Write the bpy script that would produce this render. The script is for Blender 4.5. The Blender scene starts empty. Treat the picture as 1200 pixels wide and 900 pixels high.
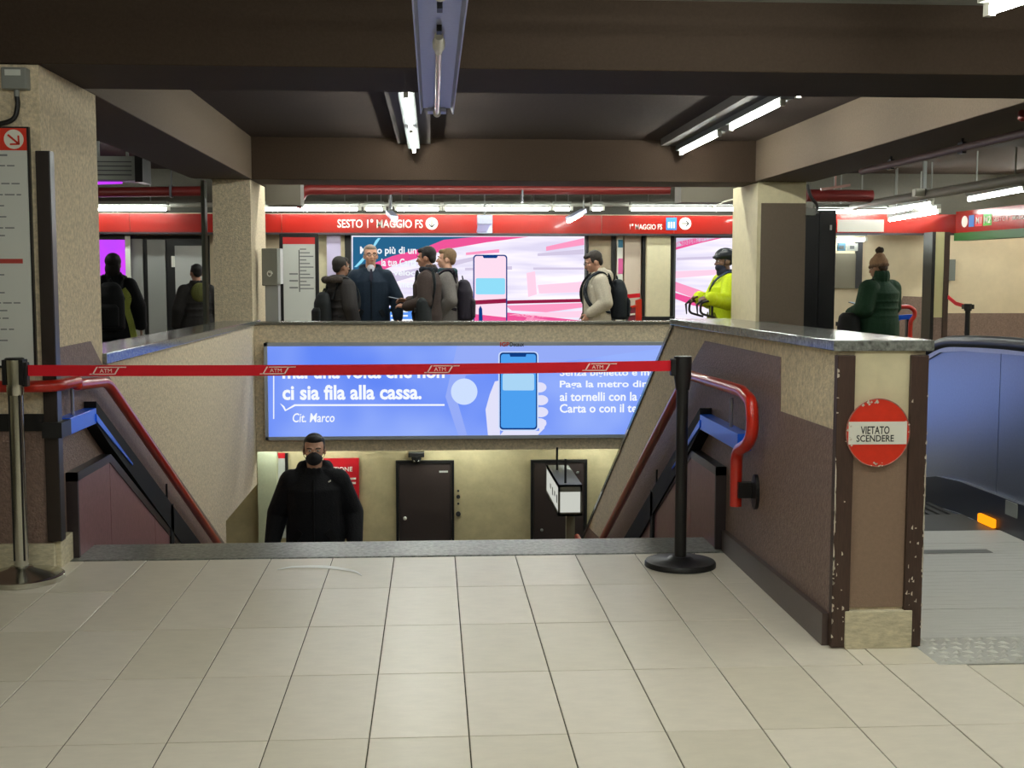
import bpy, bmesh, math, random
from mathutils import Vector, Matrix
import numpy as np
random.seed(4)
S = bpy.context.scene
COL = S.collection
# ------------------------------------------------------------------ camera, world, exposure
EYE = 1.45; FPX = 1444.0; YAW = .0643; PIT = .0871; ROL = .0011
cd = bpy.data.cameras.new('camera'); cam = bpy.data.objects.new('camera', cd); COL.objects.link(cam)
cd.sensor_width = 36; cd.lens = FPX / 1200 * 36; cd.clip_end = 100; cd.clip_start = .05
FW = Vector((math.sin(YAW)*math.cos(PIT), math.cos(YAW)*math.cos(PIT), -math.sin(PIT)))
_r = Vector((math.cos(YAW), -math.sin(YAW), 0)); _u = _r.cross(FW)
RT = _r*math.cos(ROL) + _u*math.sin(ROL); UP = -_r*math.sin(ROL) + _u*math.cos(ROL)
m = Matrix((RT, UP, -FW)).transposed().to_4x4(); m.translation = (0, 0, EYE); cam.matrix_world = m
S.camera = cam
w = bpy.data.worlds.new('world'); S.world = w; w.use_nodes = True
w.node_tree.nodes['Background'].inputs[0].default_value = (.55, .5, .45, 1)
w.node_tree.nodes['Background'].inputs[1].default_value = .02
S.view_settings.view_transform = 'Standard'; S.view_settings.look = 'None'
S.view_settings.exposure = 0.0; S.view_settings.gamma = 1
S.view_settings.use_curve_mapping = False
S.cycles.use_denoising = True; S.cycles.max_bounces = 6; S.cycles.sample_clamp_indirect = 4
TUBE_L = 100.0     # radiance of the fluorescent tubes

# a pixel of the photograph seen on a plane of the room
def _ray(x, y): return FW*FPX + RT*(x-600) - UP*(y-450)
def pX(x, y, X): d = _ray(x, y); return Vector((0, 0, EYE)) + d*(X/d.x)
def pY(x, y, Y): d = _ray(x, y); return Vector((0, 0, EYE)) + d*(Y/d.y)
def pZ(x, y, Z=0.): d = _ray(x, y); return Vector((0, 0, EYE)) + d*((Z-EYE)/d.z)

# ------------------------------------------------------------------ materials
MATS = {}
def srgb(r, g, b):
    f = lambda c: (c/255/12.92) if c/255 <= .04045 else ((c/255+.055)/1.055)**2.4
    return (f(r), f(g), f(b), 1)
def mat(name, col, rough=.6, metal=0., var=.0, vscale=40., bump=0., bscale=150., spec=.5, emit=0., coat=0., stretch=None):
    if name in MATS: return MATS[name]
    M = bpy.data.materials.new(name); M.use_nodes = True; nt = M.node_tree; b = nt.nodes['Principled BSDF']
    b.inputs['Base Color'].default_value = col; b.inputs['Roughness'].default_value = rough
    b.inputs['Metallic'].default_value = metal; b.inputs['Specular IOR Level'].default_value = spec
    if coat: b.inputs['Coat Weight'].default_value = coat
    if emit:
        b.inputs['Emission Color'].default_value = col; b.inputs['Emission Strength'].default_value = emit
    if var or bump:
        tc = nt.nodes.new('ShaderNodeTexCoord'); mp = nt.nodes.new('ShaderNodeMapping')
        nt.links.new(tc.outputs['Object'], mp.inputs[0])
        if stretch: mp.inputs['Scale'].default_value = stretch
        if var:
            n = nt.nodes.new('ShaderNodeTexNoise'); n.inputs['Scale'].default_value = vscale; n.inputs['Detail'].default_value = 5
            n.inputs['Roughness'].default_value = .65
            rp = nt.nodes.new('ShaderNodeValToRGB'); rp.color_ramp.elements[0].position = .3; rp.color_ramp.elements[1].position = .7
            rp.color_ramp.elements[0].color = [c*(1-var) for c in col[:3]]+[1]
            rp.color_ramp.elements[1].color = [min(1, c*(1+var)) for c in col[:3]]+[1]
            nt.links.new(mp.outputs[0], n.inputs[0]); nt.links.new(n.outputs[0], rp.inputs[0]); nt.links.new(rp.outputs[0], b.inputs['Base Color'])
        if bump:
            n2 = nt.nodes.new('ShaderNodeTexNoise'); n2.inputs['Scale'].default_value = bscale; n2.inputs['Detail'].default_value = 3
            bp = nt.nodes.new('ShaderNodeBump'); bp.inputs['Strength'].default_value = bump; bp.inputs['Distance'].default_value = .01
            nt.links.new(mp.outputs[0], n2.inputs[0]); nt.links.new(n2.outputs[0], bp.inputs['Height']); nt.links.new(bp.outputs[0], b.inputs['Normal'])
    MATS[name] = M; return M
def emis(name, col, strength=1.0, col2=None, scale=1.0, axis=None):
    """a lit surface; with col2 its print changes colour softly"""
    if name in MATS: return MATS[name]
    M = bpy.data.materials.new(name); M.use_nodes = True; nt = M.node_tree; nt.nodes.clear()
    o = nt.nodes.new('ShaderNodeOutputMaterial'); e = nt.nodes.new('ShaderNodeEmission')
    e.inputs[0].default_value = col; e.inputs[1].default_value = strength; nt.links.new(e.outputs[0], o.inputs[0])
    if col2:
        tc = nt.nodes.new('ShaderNodeTexCoord'); mp = nt.nodes.new('ShaderNodeMapping')
        if axis: mp.inputs['Scale'].default_value = axis
        n = nt.nodes.new('ShaderNodeTexNoise'); n.inputs['Scale'].default_value = scale; n.inputs['Detail'].default_value = 2
        rp = nt.nodes.new('ShaderNodeValToRGB'); rp.color_ramp.elements[0].position = .35; rp.color_ramp.elements[1].position = .65
        rp.color_ramp.elements[0].color = col; rp.color_ramp.elements[1].color = col2
        nt.links.new(tc.outputs['Object'], mp.inputs[0]); nt.links.new(mp.outputs[0], n.inputs[0])
        nt.links.new(n.outputs[0], rp.inputs[0]); nt.links.new(rp.outputs[0], e.inputs[0])
    MATS[name] = M; return M

BEIGE = mat('roughcast_beige', srgb(216, 200, 172), .85, var=.26, vscale=42, bump=.7, bscale=90, spec=.2)
BEIGE_S = mat('smooth_beige', srgb(214, 203, 168), .6, var=.06, vscale=12, bump=.05, spec=.3)
BROWN = mat('dado_brown', srgb(128, 106, 96), .5, var=.26, vscale=45, bump=.6, bscale=95, spec=.3)
BEAM = mat('beam_brown', srgb(58, 46, 36), .75, var=.12, vscale=60, bump=.25, bscale=120, spec=.2)
BEAM_LIT = mat('beam_brown_lit', srgb(102, 88, 74), .75, var=.12, vscale=60, bump=.25, bscale=120, spec=.2)  # beam brown lightened for the tube light falling on the side beams
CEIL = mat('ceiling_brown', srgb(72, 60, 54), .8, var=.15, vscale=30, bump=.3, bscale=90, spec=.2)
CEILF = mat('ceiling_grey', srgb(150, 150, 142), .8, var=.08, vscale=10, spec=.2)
TILE = [mat('tile_%s' % n, srgb(*c), .34, var=.05, vscale=9, bump=.02, bscale=60, spec=.45, stretch=(1, 2.2, 1))
        for n, c in (('cream', (222, 213, 197)), ('sand', (217, 208, 190)), ('ivory', (226, 217, 201)))]
GROUT = mat('grout', srgb(84, 80, 68), .9, spec=.1)
GRANITE = mat('granite', srgb(108, 110, 102), .32, var=.7, vscale=38, bump=.03, spec=.4)
GRANITE_P = mat('granite_polished', srgb(112, 114, 110), .13, var=.6, vscale=50, spec=.8)
GRANITE_D = mat('granite_dark', srgb(104, 102, 92), .25, var=.55, vscale=170, spec=.5)
WOOD = mat('dark_wood', srgb(62, 44, 36), .5, var=.25, vscale=30, stretch=(6, 6, .6), spec=.4)
CHIP = mat('chipped_plaster', srgb(206, 196, 180), .8, spec=.2)
STONE = mat('plinth_stone', srgb(200, 190, 162), .7, var=.22, vscale=25, bump=.2, bscale=60, stretch=(1, 1, 3), spec=.3)
LAMIN = mat('wine_laminate', srgb(130, 92, 96), .38, var=.3, vscale=45, stretch=(3, 3, .7), spec=.5)
BLACK = mat('black_paint', srgb(24, 23, 24), .4, spec=.4)
BLACKM = mat('black_matt', srgb(20, 20, 21), .7, spec=.2)
DKMETAL = mat('dark_metal', srgb(74, 74, 78), .35, metal=.8)
STEEL = mat('polished_steel', srgb(205, 203, 192), .22, metal=1., var=.04, vscale=60)
STEELB = mat('brushed_steel', srgb(164, 170, 186), .3, metal=1., var=.05, vscale=60, stretch=(30, 1, 1))
ALU = mat('ribbed_aluminium', srgb(206, 204, 198), .5, metal=.1, var=.06, vscale=8, stretch=(1, 12, 1))
ALUP = mat('tread_plate', srgb(190, 188, 180), .4, metal=.25, var=.08, vscale=50)
GALV = mat('galvanised', srgb(196, 200, 224), .4, metal=.55, var=.05, vscale=40)
RED = mat('red_enamel', srgb(188, 36, 20), .28, spec=.5, coat=.3)
REDSIGN = mat('sign_red', srgb(214, 52, 30), .42, var=.06, vscale=30, spec=.4)
FASCIA = mat('fascia_red', srgb(150, 30, 22), .2, spec=.5, coat=.3)
REDPIPE = mat('pipe_red', srgb(112, 36, 34), .4, spec=.4)
BLUE = mat('blue_enamel', srgb(8, 104, 255), .3, spec=.5, coat=.3)
WHITE = mat('white_enamel', srgb(228, 226, 214), .45, spec=.4)
OFFW = mat('board_white', srgb(206, 208, 202), .35, spec=.5)
INK = mat('ink_black', srgb(38, 36, 36), .6)
INKG = mat('ink_grey', srgb(120, 122, 124), .6)
GREY = mat('box_grey', srgb(128, 130, 126), .5, spec=.4)
PANELG = mat('panel_grey', srgb(150, 150, 146), .4, spec=.4)
TAPE = mat('tape_red', srgb(206, 14, 34), .55, spec=.3)
RUBBER = mat('handrail_rubber', srgb(28, 30, 40), .35, spec=.5)
TUBEM = emis('tube_light', (.97, 1., .91, 1), TUBE_L)
TUBEF = emis('tube_light_far', (.90, 1., .95, 1), TUBE_L*.38)
ORANGE = emis('orange_lamp', srgb(255, 150, 20), 1.5)
CONDUIT = mat('conduit_grey', srgb(136, 132, 122), .5, spec=.4)

# ------------------------------------------------------------------ mesh helpers
class MB:
    def __init__(s): s.v = []; s.f = []
    def add(s, vs, fs):
        n = len(s.v); s.v += [tuple(v) for v in vs]; s.f += [tuple(i+n for i in f) for f in fs]; return s
    def box(s, x0, x1, y0, y1, z0, z1):
        return s.add([(x0,y0,z0),(x1,y0,z0),(x1,y1,z0),(x0,y1,z0),(x0,y0,z1),(x1,y0,z1),(x1,y1,z1),(x0,y1,z1)],
                     [(0,3,2,1),(4,5,6,7),(0,1,5,4),(1,2,6,5),(2,3,7,6),(3,0,4,7)])
    def prism(s, poly, a, b, axis='x'):
        """polygon of (u, v) extruded from a to b along an axis: x -> (y, z), y -> (x, z), z -> (x, y)"""
        P = {'x': lambda t, u, v: (t, u, v), 'y': lambda t, u, v: (u, t, v), 'z': lambda t, u, v: (u, v, t)}[axis]
        n = len(poly)
        vs = [P(a, *p) for p in poly] + [P(b, *p) for p in poly]
        return s.add(vs, [tuple(range(n)), tuple(range(2*n-1, n-1, -1))] + [(i, i+n, (i+1) % n+n, (i+1) % n) for i in range(n)])
    def beam(s, p, q, w, h, up=(0, 0, 1)):
        p, q = Vector(p), Vector(q); d = (q-p).normalized(); r = d.cross(Vector(up))
        if r.length < 1e-4: r = d.cross(Vector((0, 1, 0)))
        r.normalize(); u = r.cross(d)
        vs = [c+r*(i*w/2)+u*(j*h/2) for c in (p, q) for i, j in ((-1,-1),(1,-1),(1,1),(-1,1))]
        return s.add(vs, [(0,3,2,1),(4,5,6,7),(0,1,5,4),(1,2,6,5),(2,3,7,6),(3,0,4,7)])
    def tube(s, pts, r, n=10, rs=None):
        pts = [Vector(p) for p in pts]; k = len(pts); ref = None; vs = []
        for i, p in enumerate(pts):
            d = (pts[min(i+1, k-1)] - pts[max(i-1, 0)]).normalized()
            if ref is None: ref = d.cross(Vector((.13, .21, .97)))
            ref = (ref - d*ref.dot(d)).normalized(); b = d.cross(ref); rr = rs[i] if rs else r
            vs += [p + ref*math.cos(2*math.pi*j/n)*rr + b*math.sin(2*math.pi*j/n)*rr for j in range(n)]
        fs = [(i*n+j, i*n+(j+1) % n, (i+1)*n+(j+1) % n, (i+1)*n+j) for i in range(k-1) for j in range(n)]
        return s.add(vs, fs + [tuple(range(n-1, -1, -1)), tuple(range((k-1)*n, k*n))])
    def lathe(s, prof, c=(0, 0, 0), n=32):
        """profile of (radius, z) turned about the vertical through c"""
        k = len(prof); vs = [(c[0]+r*math.cos(2*math.pi*j/n), c[1]+r*math.sin(2*math.pi*j/n), c[2]+z) for r, z in prof for j in range(n)]
        fs = [(i*n+j, i*n+(j+1) % n, (i+1)*n+(j+1) % n, (i+1)*n+j) for i in range(k-1) for j in range(n)]
        return s.add(vs, fs + [tuple(range(n-1, -1, -1)), tuple(range((k-1)*n, k*n))])
    def disc(s, c, r, t, n=40, rz=None):
        """upright disc facing -Y: front at c.y, thickness t behind"""
        rz = rz or r
        return s.prism([(c[0]+r*math.cos(2*math.pi*j/n), c[2]+rz*math.sin(2*math.pi*j/n)) for j in range(n)], c[1], c[1]+t, 'y')
    def ball(s, c, r, seg=14, rings=9, rot=None):
        r = r if hasattr(r, '__len__') else (r, r, r); c = Vector(c); vs = []; 
        for i in range(rings+1):
            th = math.pi*i/rings
            for j in range(seg):
                a = 2*math.pi*j/seg
                v = Vector((r[0]*math.sin(th)*math.cos(a), r[1]*math.sin(th)*math.sin(a), r[2]*math.cos(th)))
                vs.append(c + (rot @ v if rot else v))
        return s.add(vs, [(i*seg+j, (i+1)*seg+j, (i+1)*seg+(j+1) % seg, i*seg+(j+1) % seg) for i in range(rings) for j in range(seg)])
    def mesh(s, name, smooth=False, merge=False):
        me = bpy.data.meshes.new(name); me.from_pydata(s.v, [], s.f); 
        bm = bmesh.new(); bm.from_mesh(me)
        if merge or smooth: bmesh.ops.remove_doubles(bm, verts=bm.verts, dist=1e-5)
        bmesh.ops.recalc_face_normals(bm, faces=bm.faces); bm.to_mesh(me); bm.free()
        if smooth: smooth_by_angle(me)
        return me
    def build(s, name, material, parent=None, smooth=False, bevel=0.):
        me = s.mesh(name, smooth); return link(name, me, material, parent, bevel)
def smooth_by_angle(me, ang=40):
    for p in me.polygons: p.use_smooth = True
    try: me.set_sharp_from_angle(angle=math.radians(ang))
    except Exception: pass
def link(name, me, material, parent=None, bevel=0.):
    o = bpy.data.objects.new(name, me); COL.objects.link(o)
    if material and not me.materials: me.materials.append(material)
    if parent: o.parent = parent
    if bevel:
        b = o.modifiers.new('bevel', 'BEVEL'); b.width = bevel; b.segments = 2; b.limit_method = 'ANGLE'
    return o
def tag(o, label, cat, group=None):
    o['label'] = label; o['category'] = cat
    if group: o['group'] = group
    return o
def empty(name, label, cat, loc=(0, 0, 0), rz=0., group=None):
    o = bpy.data.objects.new(name, None); COL.objects.link(o); o.location = loc; o.rotation_euler = (0, 0, rz); o.empty_display_size = .1
    return tag(o, label, cat, group)
def struct(o, label=None):
    o['kind'] = 'structure'
    if label: o['label'] = label; o['category'] = 'structure'
    return o
def copy_tree(o, parent=None):
    c = o.copy(); COL.objects.link(c)
    if parent: c.parent = parent
    for ch in list(o.children): copy_tree(ch, c)
    return c
def text(s, x0, x1, z0, z1, y, material, parent=None, name='lettering', bold=0., depth=.001, keep=True, align='L', shear=0.):
    """flat lettering in the XZ plane facing -Y, fitted to a box"""
    cu = bpy.data.curves.new(name, 'FONT'); cu.body = s; cu.offset = bold; cu.extrude = 0; cu.resolution_u = 3; cu.shear = shear
    t = bpy.data.objects.new(name, cu); COL.objects.link(t)
    dg = bpy.context.evaluated_depsgraph_get(); me = bpy.data.meshes.new_from_object(t.evaluated_get(dg))
    bpy.data.objects.remove(t); bpy.data.curves.remove(cu)
    co = np.array([v.co for v in me.vertices]); lo, hi = co.min(0), co.max(0)
    sx = (x1-x0)/(hi[0]-lo[0]); sz = (z1-z0)/(hi[1]-lo[1])
    for v in me.vertices:
        X = x0+(v.co.x-lo[0])*sx; Z = z0+(v.co.y-lo[1])*sz; v.co = (X, y, Z)
    bm = bmesh.new(); bm.from_mesh(me)
    r = bmesh.ops.extrude_face_region(bm, geom=bm.faces[:]); bmesh.ops.translate(bm, verts=[g for g in r['geom'] if isinstance(g, bmesh.types.BMVert)], vec=(0, depth, 0))
    bmesh.ops.recalc_face_normals(bm, faces=bm.faces); bm.to_mesh(me); bm.free(); me.materials.clear()
    o = link(name, me, material, parent); o['kind'] = 'stuff'; return o
def chain(pts, k=6):
    """smooth path through points (Catmull-Rom)"""
    P = [Vector(p) for p in pts]; P = [2*P[0]-P[1]] + P + [2*P[-1]-P[-2]]; out = []
    for i in range(1, len(P)-2):
        a, b, c, d = P[i-1:i+3]
        for j in range(k):
            t = j/k; out.append(.5*((2*b)+(c-a)*t+(2*a-5*b+4*c-d)*t*t+(3*b-a-3*c+d)*t**3))
    return out+[P[-2]]
def fillet(pts, r, k=5):
    """polyline with rounded corners"""
    P = [Vector(p) for p in pts]; out = [P[0]]
    for i in range(1, len(P)-1):
        a = (P[i-1]-P[i]); b = (P[i+1]-P[i]); rr = min(r, a.length*.45, b.length*.45); a.normalize(); b.normalize()
        s, e = P[i]+a*rr, P[i]+b*rr
        for j in range(k+1):
            t = j/k; out.append(s*(1-t)**2 + P[i]*2*t*(1-t) + e*t*t)
    return out+[P[-1]]

# ================================================================== THE SETTING
XR, XL = 1.555, -1.885           # inner faces of the stair walls
YG0, YG1 = 6.32, 6.70            # granite threshold
YW = 13.2                        # far parapet
LOW = -2.55                      # lower level
SL = -.49                        # slope of the stairs
# ---- floor with one object per tile
fl = MB()
fl.box(-7, 3.3, -3, YG0, -.2, -.004); fl.box(3.3, 10, -3, 4.74, -.2, -.004)
fl.box(-7, -2.2, YG0, 19, -.2, -.004); fl.box(-2.2, 10, 13.5, 19, -.2, -.004); fl.box(3.75, 10, 4.74, 13.5, -.2, -.004)
floor = struct(fl.build('floor', GROUT))
TX0, TY0, TW, TD = -1.149, 3.791, .3146, .6291
full = {}
def tile(x0, x1, y0, y1, i):
    g = .0022; key = (round(x1-x0, 3), round(y1-y0, 3), i % 3)
    if x1-x0 < .02 or y1-y0 < .02: return
    if key not in full:
        a, b = x1-x0-2*g, y1-y0-2*g; e = .0015
        mb = MB(); mb.add([(0,0,-.01),(a,0,-.01),(a,b,-.01),(0,b,-.01),(0,0,-.001),(a,0,-.001),(a,b,-.001),(0,b,-.001),(e,e,0),(a-e,e,0),(a-e,b-e,0),(e,b-e,0)],
                          [(0,1,5,4),(1,2,6,5),(2,3,7,6),(3,0,4,7),(4,5,9,8),(5,6,10,9),(6,7,11,10),(7,4,8,11),(8,9,10,11)])
        full[key] = mb.mesh('floor_tile'); full[key].materials.append(TILE[i % 3])
    o = bpy.data.objects.new('floor_tile', full[key]); COL.objects.link(o); o.parent = floor
    o.location = (x0+g, y0+g, random.uniform(-.0006, .0006))
for j in range(-3, 4):
    for i in range(-6, 13):
        x0 = TX0+i*TW; x1 = x0+TW; y0 = TY0+j*TD; y1 = min(y0+TD, YG0); k = random.randrange(3)
        if x0 > 1.88: y1 = min(y1, 4.395)
        if x0 < XR+.05 < x1 and y1 > 4.66:
            if y0 < 4.66: tile(XR+.05, x1, y0, 4.66, k)
            x1 = XR+.05
        elif x0 >= XR and x0 < 1.88 and y1 > 4.66:
            y1 = min(y1, 4.66)
        if y1 > y0: tile(x0, x1, y0, y1, k)
gr = MB().box(XL-.02, XR+.02, YG0, YG1, -.17, .002).build('granite_threshold', GRANITE, floor, bevel=.008)
# ---- stairs down
st = MB().prism([(6.7, -.3), (11.9, -2.7), (11.9, -3.0), (6.7, -3.0)], XL, XR).build('stair_flight', GRANITE_D); struct(st)
for i in range(15):
    z = -.17*(i+1); y = 6.7+.345*i
    MB().box(XL+.005, XR-.005, y, y+.36, z-.19, z).build('step', GRANITE, st, bevel=.006)
lf = MB().box(-6, 5, 11.8, 14.4, LOW-.2, LOW).build('floor_lower', GRANITE_D); struct(lf)
# ---- right stair wall with post end
top = [(4.64, 1.165), (7.86, 1.14)]
sl0, sl1 = (7.86, 1.14), (13.0, -1.50)
wr = MB().prism([(4.64, -.17), (4.64, 1.165), sl0, sl1, (13.0, LOW), (6.7, LOW), (6.7, -.17)], XR, 1.90).build('wall_right', BEIGE); struct(wr)
cop = MB().prism([(4.615, 1.166), (4.615, 1.208), (7.90, 1.18), (7.90, 1.14)], XR-.025, 1.925).build('granite_coping', GRANITE_P, wr, bevel=.004)
MB().prism([(7.9, 1.12), (7.9, 1.155), (13.05, -1.49), (13.05, -1.525)], XR-.012, 1.915).build('sloped_coping', GRANITE_P, wr)
def yz(x, y, X): p = pX(x, y, X); return (p.y, p.z)
hl = [(7.305, .915), (11.09+.35, -1.09)]
dr = MB().prism([(4.66, .10), (4.66, .858), (5.40, .850), (5.41, 1.092), (6.95, 1.085), (7.33, .915), (11.25, -.99), (12.15, -1.06), (13.0, -1.55), (13.0, LOW), (6.7, LOW), (6.7, .10)], XR-.004, XR+.001).build('painted_dado', BROWN, wr)
MB().prism([(4.665, .0), (4.665, .13), (6.36, .11), (6.36, .0)], XR-.03, XR).build('baseboard', mat('baseboard_brown', srgb(78, 64, 60), .4, var=.1), wr)
# end of the wall: painted field, wooden corner strips, stone plinth
MB().box(1.62, 1.84, 4.634, 4.642, .16, .80).build('painted_dado', mat('dado_front', srgb(134, 110, 92), .55, var=.08, vscale=60, bump=.2), wr)
MB().box(1.62, 1.84, 4.634, 4.642, .80, 1.165).build('painted_field', BEIGE_S, wr)
for x0, x1, xs in ((1.548, 1.618, 1.548), (1.836, 1.906, 1.906)):
    s = MB(); s.box(x0, x1, 4.618, 4.66, .005, 1.15); o = s.build('corner_strip', WOOD, wr, bevel=.003)
    c = MB()
    for k in range(46):
        z = random.choice([random.uniform(.02, .3), random.uniform(.02, 1.14), random.uniform(.1, .75)])
        d = 1 if xs == x0 else -1
        hh = random.uniform(.003, .02); ww = random.uniform(.002, .009)
        edge = random.random() < .75
        xx = xs-d*.001 if edge else random.uniform(x0+.01, x1-.015)
        zz = [(xx, z), (xx+d*ww, z+hh*.2), (xx+d*ww*random.uniform(.3, 1.2), z+hh*.7), (xx, z+hh)]
        c.prism(zz, 4.6172, 4.619, 'y')
    for z in (.45, .30, .62, .52):
        c.prism([(xs, z), (xs+(.005 if xs == x0 else -.005), z+.02), (xs+(.004 if xs == x0 else -.004), z+.09), (xs, z+.12)], 4.6172, 4.619, 'y')
    o2 = c.build('paint_chips', CHIP, o); o2['kind'] = 'stuff'
MB().box(1.60, 1.868, 4.612, 4.64, 0, .15).build('stone_plinth', STONE, wr, bevel=.004)
# ---- left stair wall
wl = MB().prism([(7.17, LOW), (7.17, .945), (YW, .935), (YW, -.77), (11.2, -.77), (11.2, LOW)], XL-.3, XL).build('wall_left', BEIGE); struct(wl)
MB().prism([(7.165, .946), (7.165, 1.01), (YW+.3, .978), (YW+.3, .936)], XL-.33, XL+.025).build('granite_coping', GRANITE_P, wl, bevel=.004)
MB().prism([(7.17, LOW), (7.17, .93), (7.32, .85), (11.05, -.93), (11.2, -1.0), (11.2, LOW)], XL-.001, XL+.004).build('painted_dado', BROWN, wl)
# ---- near left pillar
pl = MB().box(-2.75, XL, 6.16, 7.17, 0, 2.46).build('pillar', BEIGE); struct(pl)
MB().box(-2.75, XL+.0005, 6.155, 6.3, .1, .69).build('painted_dado', BROWN, pl)
MB().prism([(6.30, .1), (6.30, 1.09), (6.92, 1.092), (7.17, .93), (7.17, .1)], XL-.001, XL+.004).build('painted_dado', BROWN, pl)
MB().box(-2.75, XL+.01, 6.145, 6.16, .69, .775).build('dado_band', BLACK, pl)
cs = MB(); cs.box(-1.905, XL+.045, 6.135, 6.165, .14, 2.05); cs.box(XL+.03, XL+.045, 6.16, 6.21, .14, 2.05); cs.build('corner_strip', mat('strip_black', srgb(40, 31, 27), .4, spec=.4), pl, bevel=.003)
MB().box(XL+.0455, XL+.0485, 6.137, 6.205, .14, 2.05).build('corner_strip_edge', DKMETAL, pl)
x = -2.75
for k, wd in enumerate((.28, .33, .27)):
    x1 = min(x+wd, XL+.03); MB().box(x+.002, x1-.002, 6.125, 6.17, 0, .13).build('stone_plinth', STONE, pl, bevel=.003); x = x1
MB().box(XL, XL+.035, 6.17, 6.375, 0, .14).build('stone_plinth', STONE, pl, bevel=.003)
# ---- far pillars
p2 = MB().box(-2.30, XL-.02, YW+.02, YW+1.15, -.0, 2.46).build('pillar', BEIGE); struct(p2)
p3 = MB().box(3.50, 4.03, YW, YW+1.1, 0, 2.47).build('pillar', BEIGE_S); struct(p3)
a = pY(896, 238, YW)
MB().box(3.54, 4.031, YW-.004, YW+.05, .5, a.z).build('painted_dado', mat('dado_far', srgb(106, 92, 78), .6, var=.06), p3)
# ---- far parapet with the lower hall below
pf = MB().box(XL-.3, 3.75, YW, YW+.28, -.42, .935).build('wall_back_parapet', BEIGE); struct(pf)
MB().box(XL-.2, 3.75, YW-.02, YW+.32, .936, .965).build('granite_coping', GRANITE_D, pf, bevel=.004)
lb = MB().box(-3.2, 5, 14.0, 14.2, LOW, -.1).build('wall_lower', mat('lower_beige', srgb(196, 182, 142), .8, var=.14, vscale=5, bump=.2, bscale=120)); struct(lb)
MB().box(-3.2, 5, YW+.28, 14.0, -.28, -.22).build('soffit', BEIGE, lb)
ls = MB().box(-2.75, -2.6, 11.2, 14.0, LOW, -.3).build('wall_lower_left', BEIGE_S); struct(ls)
MB().box(-2.6, -2.594, 11.2, 14.0, LOW, -1.02).build('painted_dado', BROWN, ls)
a = pY(303, 530, 13.9); b = pY(325, 530, 13.9)
MB().box(a.x, b.x, 13.8, 14.0, LOW, -.42).build('pilaster', mat('pale_green', srgb(196, 200, 168), .6, var=.06), lb)
# ---- escalator pit shell, outer walls
ew = MB().prism([(6.9, -.1), (13.2, -2.9), (13.2, -3.1), (4.74, -3.1), (4.74, -.15), (6.9, -.15)], 1.90, 3.7).build('floor_escalator_pit', BLACKM); struct(ew)
for nm, bx in (('wall_rear', (-7, 10, -3.2, -3, 0, 3)), ('wall_outer_left', (-7.2, -7, -3, 19, 0, 3.1)), ('wall_outer_right', (10, 10.2, -3, 19, 0, 3.1))):
    struct(MB().box(*bx).build(nm, BEIGE_S))
wb = MB().box(-7, 10, 19.0, 19.2, 0, 3.1).build('wall_back', mat('hall_beige', srgb(214, 196, 166), .6, var=.07, vscale=3, spec=.3)); struct(wb)
MB().box(-7, 10, 18.98, 19.0, 2.40, 3.06).build('dark_band', mat('band_dark', srgb(74, 70, 60), .7, var=.1), wb)
dz = pY(1150, 367, 19).z
MB().box(pY(1068, 350, 19).x, 10, 18.99, 19, 0, dz).build('painted_dado', BROWN, wb)
MB().prism([(pY(1050, 372, 19).x, 0), (pY(1050, 372, 19).x, pY(1050, 372, 19).z), (pY(1058, 347, 19).x, pY(1058, 347, 19).z), (pY(1086, 348, 19).x, pY(1086, 348, 19).z), (pY(1086, 348, 19).x, 0)], 18.985, 19, 'y').build('painted_dado', BROWN, wb)
# ---- ceiling and beams
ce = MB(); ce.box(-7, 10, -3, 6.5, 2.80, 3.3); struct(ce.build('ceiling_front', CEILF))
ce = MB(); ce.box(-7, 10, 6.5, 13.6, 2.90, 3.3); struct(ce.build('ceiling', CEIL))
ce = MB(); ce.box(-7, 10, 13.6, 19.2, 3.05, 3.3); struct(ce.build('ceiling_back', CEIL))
for bx, bm_ in (((-7, 10, 6.13, 6.93, 2.46, 2.95), BEAM), ((-2.32, 4.03, YW, YW+.75, 2.46, 3.1), mat('beam_mid', srgb(68, 54, 43), .75, var=.12, vscale=60, bump=.25, bscale=120, spec=.2)), ((-2.5, XL, 6.93, YW, 2.462, 2.95), BEAM_LIT), ((3.47, 4.1, 6.93, YW, 2.47, 2.95), BEAM_LIT)):
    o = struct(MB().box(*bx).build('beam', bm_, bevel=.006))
BEAMDIV = None

# ================================================================== LIGHT FITTINGS
def fitting(name, label, p, q, tubes, cat='ceiling light', group=None, width=.11, hm=None, lit=True, drop=.06, tr=.013, housing=True, tm=None):
    """a batten: p to q is the line of the tubes; tubes is a list of (start, end) fractions"""
    p, q = Vector(p), Vector(q); o = empty(name, label, cat, p, 0, group); L = q-p; d = L.normalized()
    MB().beam(Vector((0, 0, drop)), L+Vector((0, 0, drop)), width, .05).build('housing', hm or GALV, o)
    top = (2.8 if p.y < 6.1 else 2.9 if p.y < 13.6 else 3.05)-p.z
    if p.z > 0 and top > drop+.03:
        for t_ in (.15, .85): q_ = L*t_; MB().box(q_.x-.008, q_.x+.008, q_.y-.008, q_.y+.008, q_.z*0+drop, top).build('hanger', GREY, o)
    for a, b in tubes:
        A, B = L*a, L*b
        MB().tube([A+d*.03, B-d*.03], tr, 10).build('tube', tm or TUBEM, o, True)
        for c in (A, B):
            MB().beam(c-d*.012+Vector((0, 0, .01)), c+d*.03+Vector((0, 0, .01)), .034, .06).build('lamp_holder', WHITE if lit else GREY, o)
    return o
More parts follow.
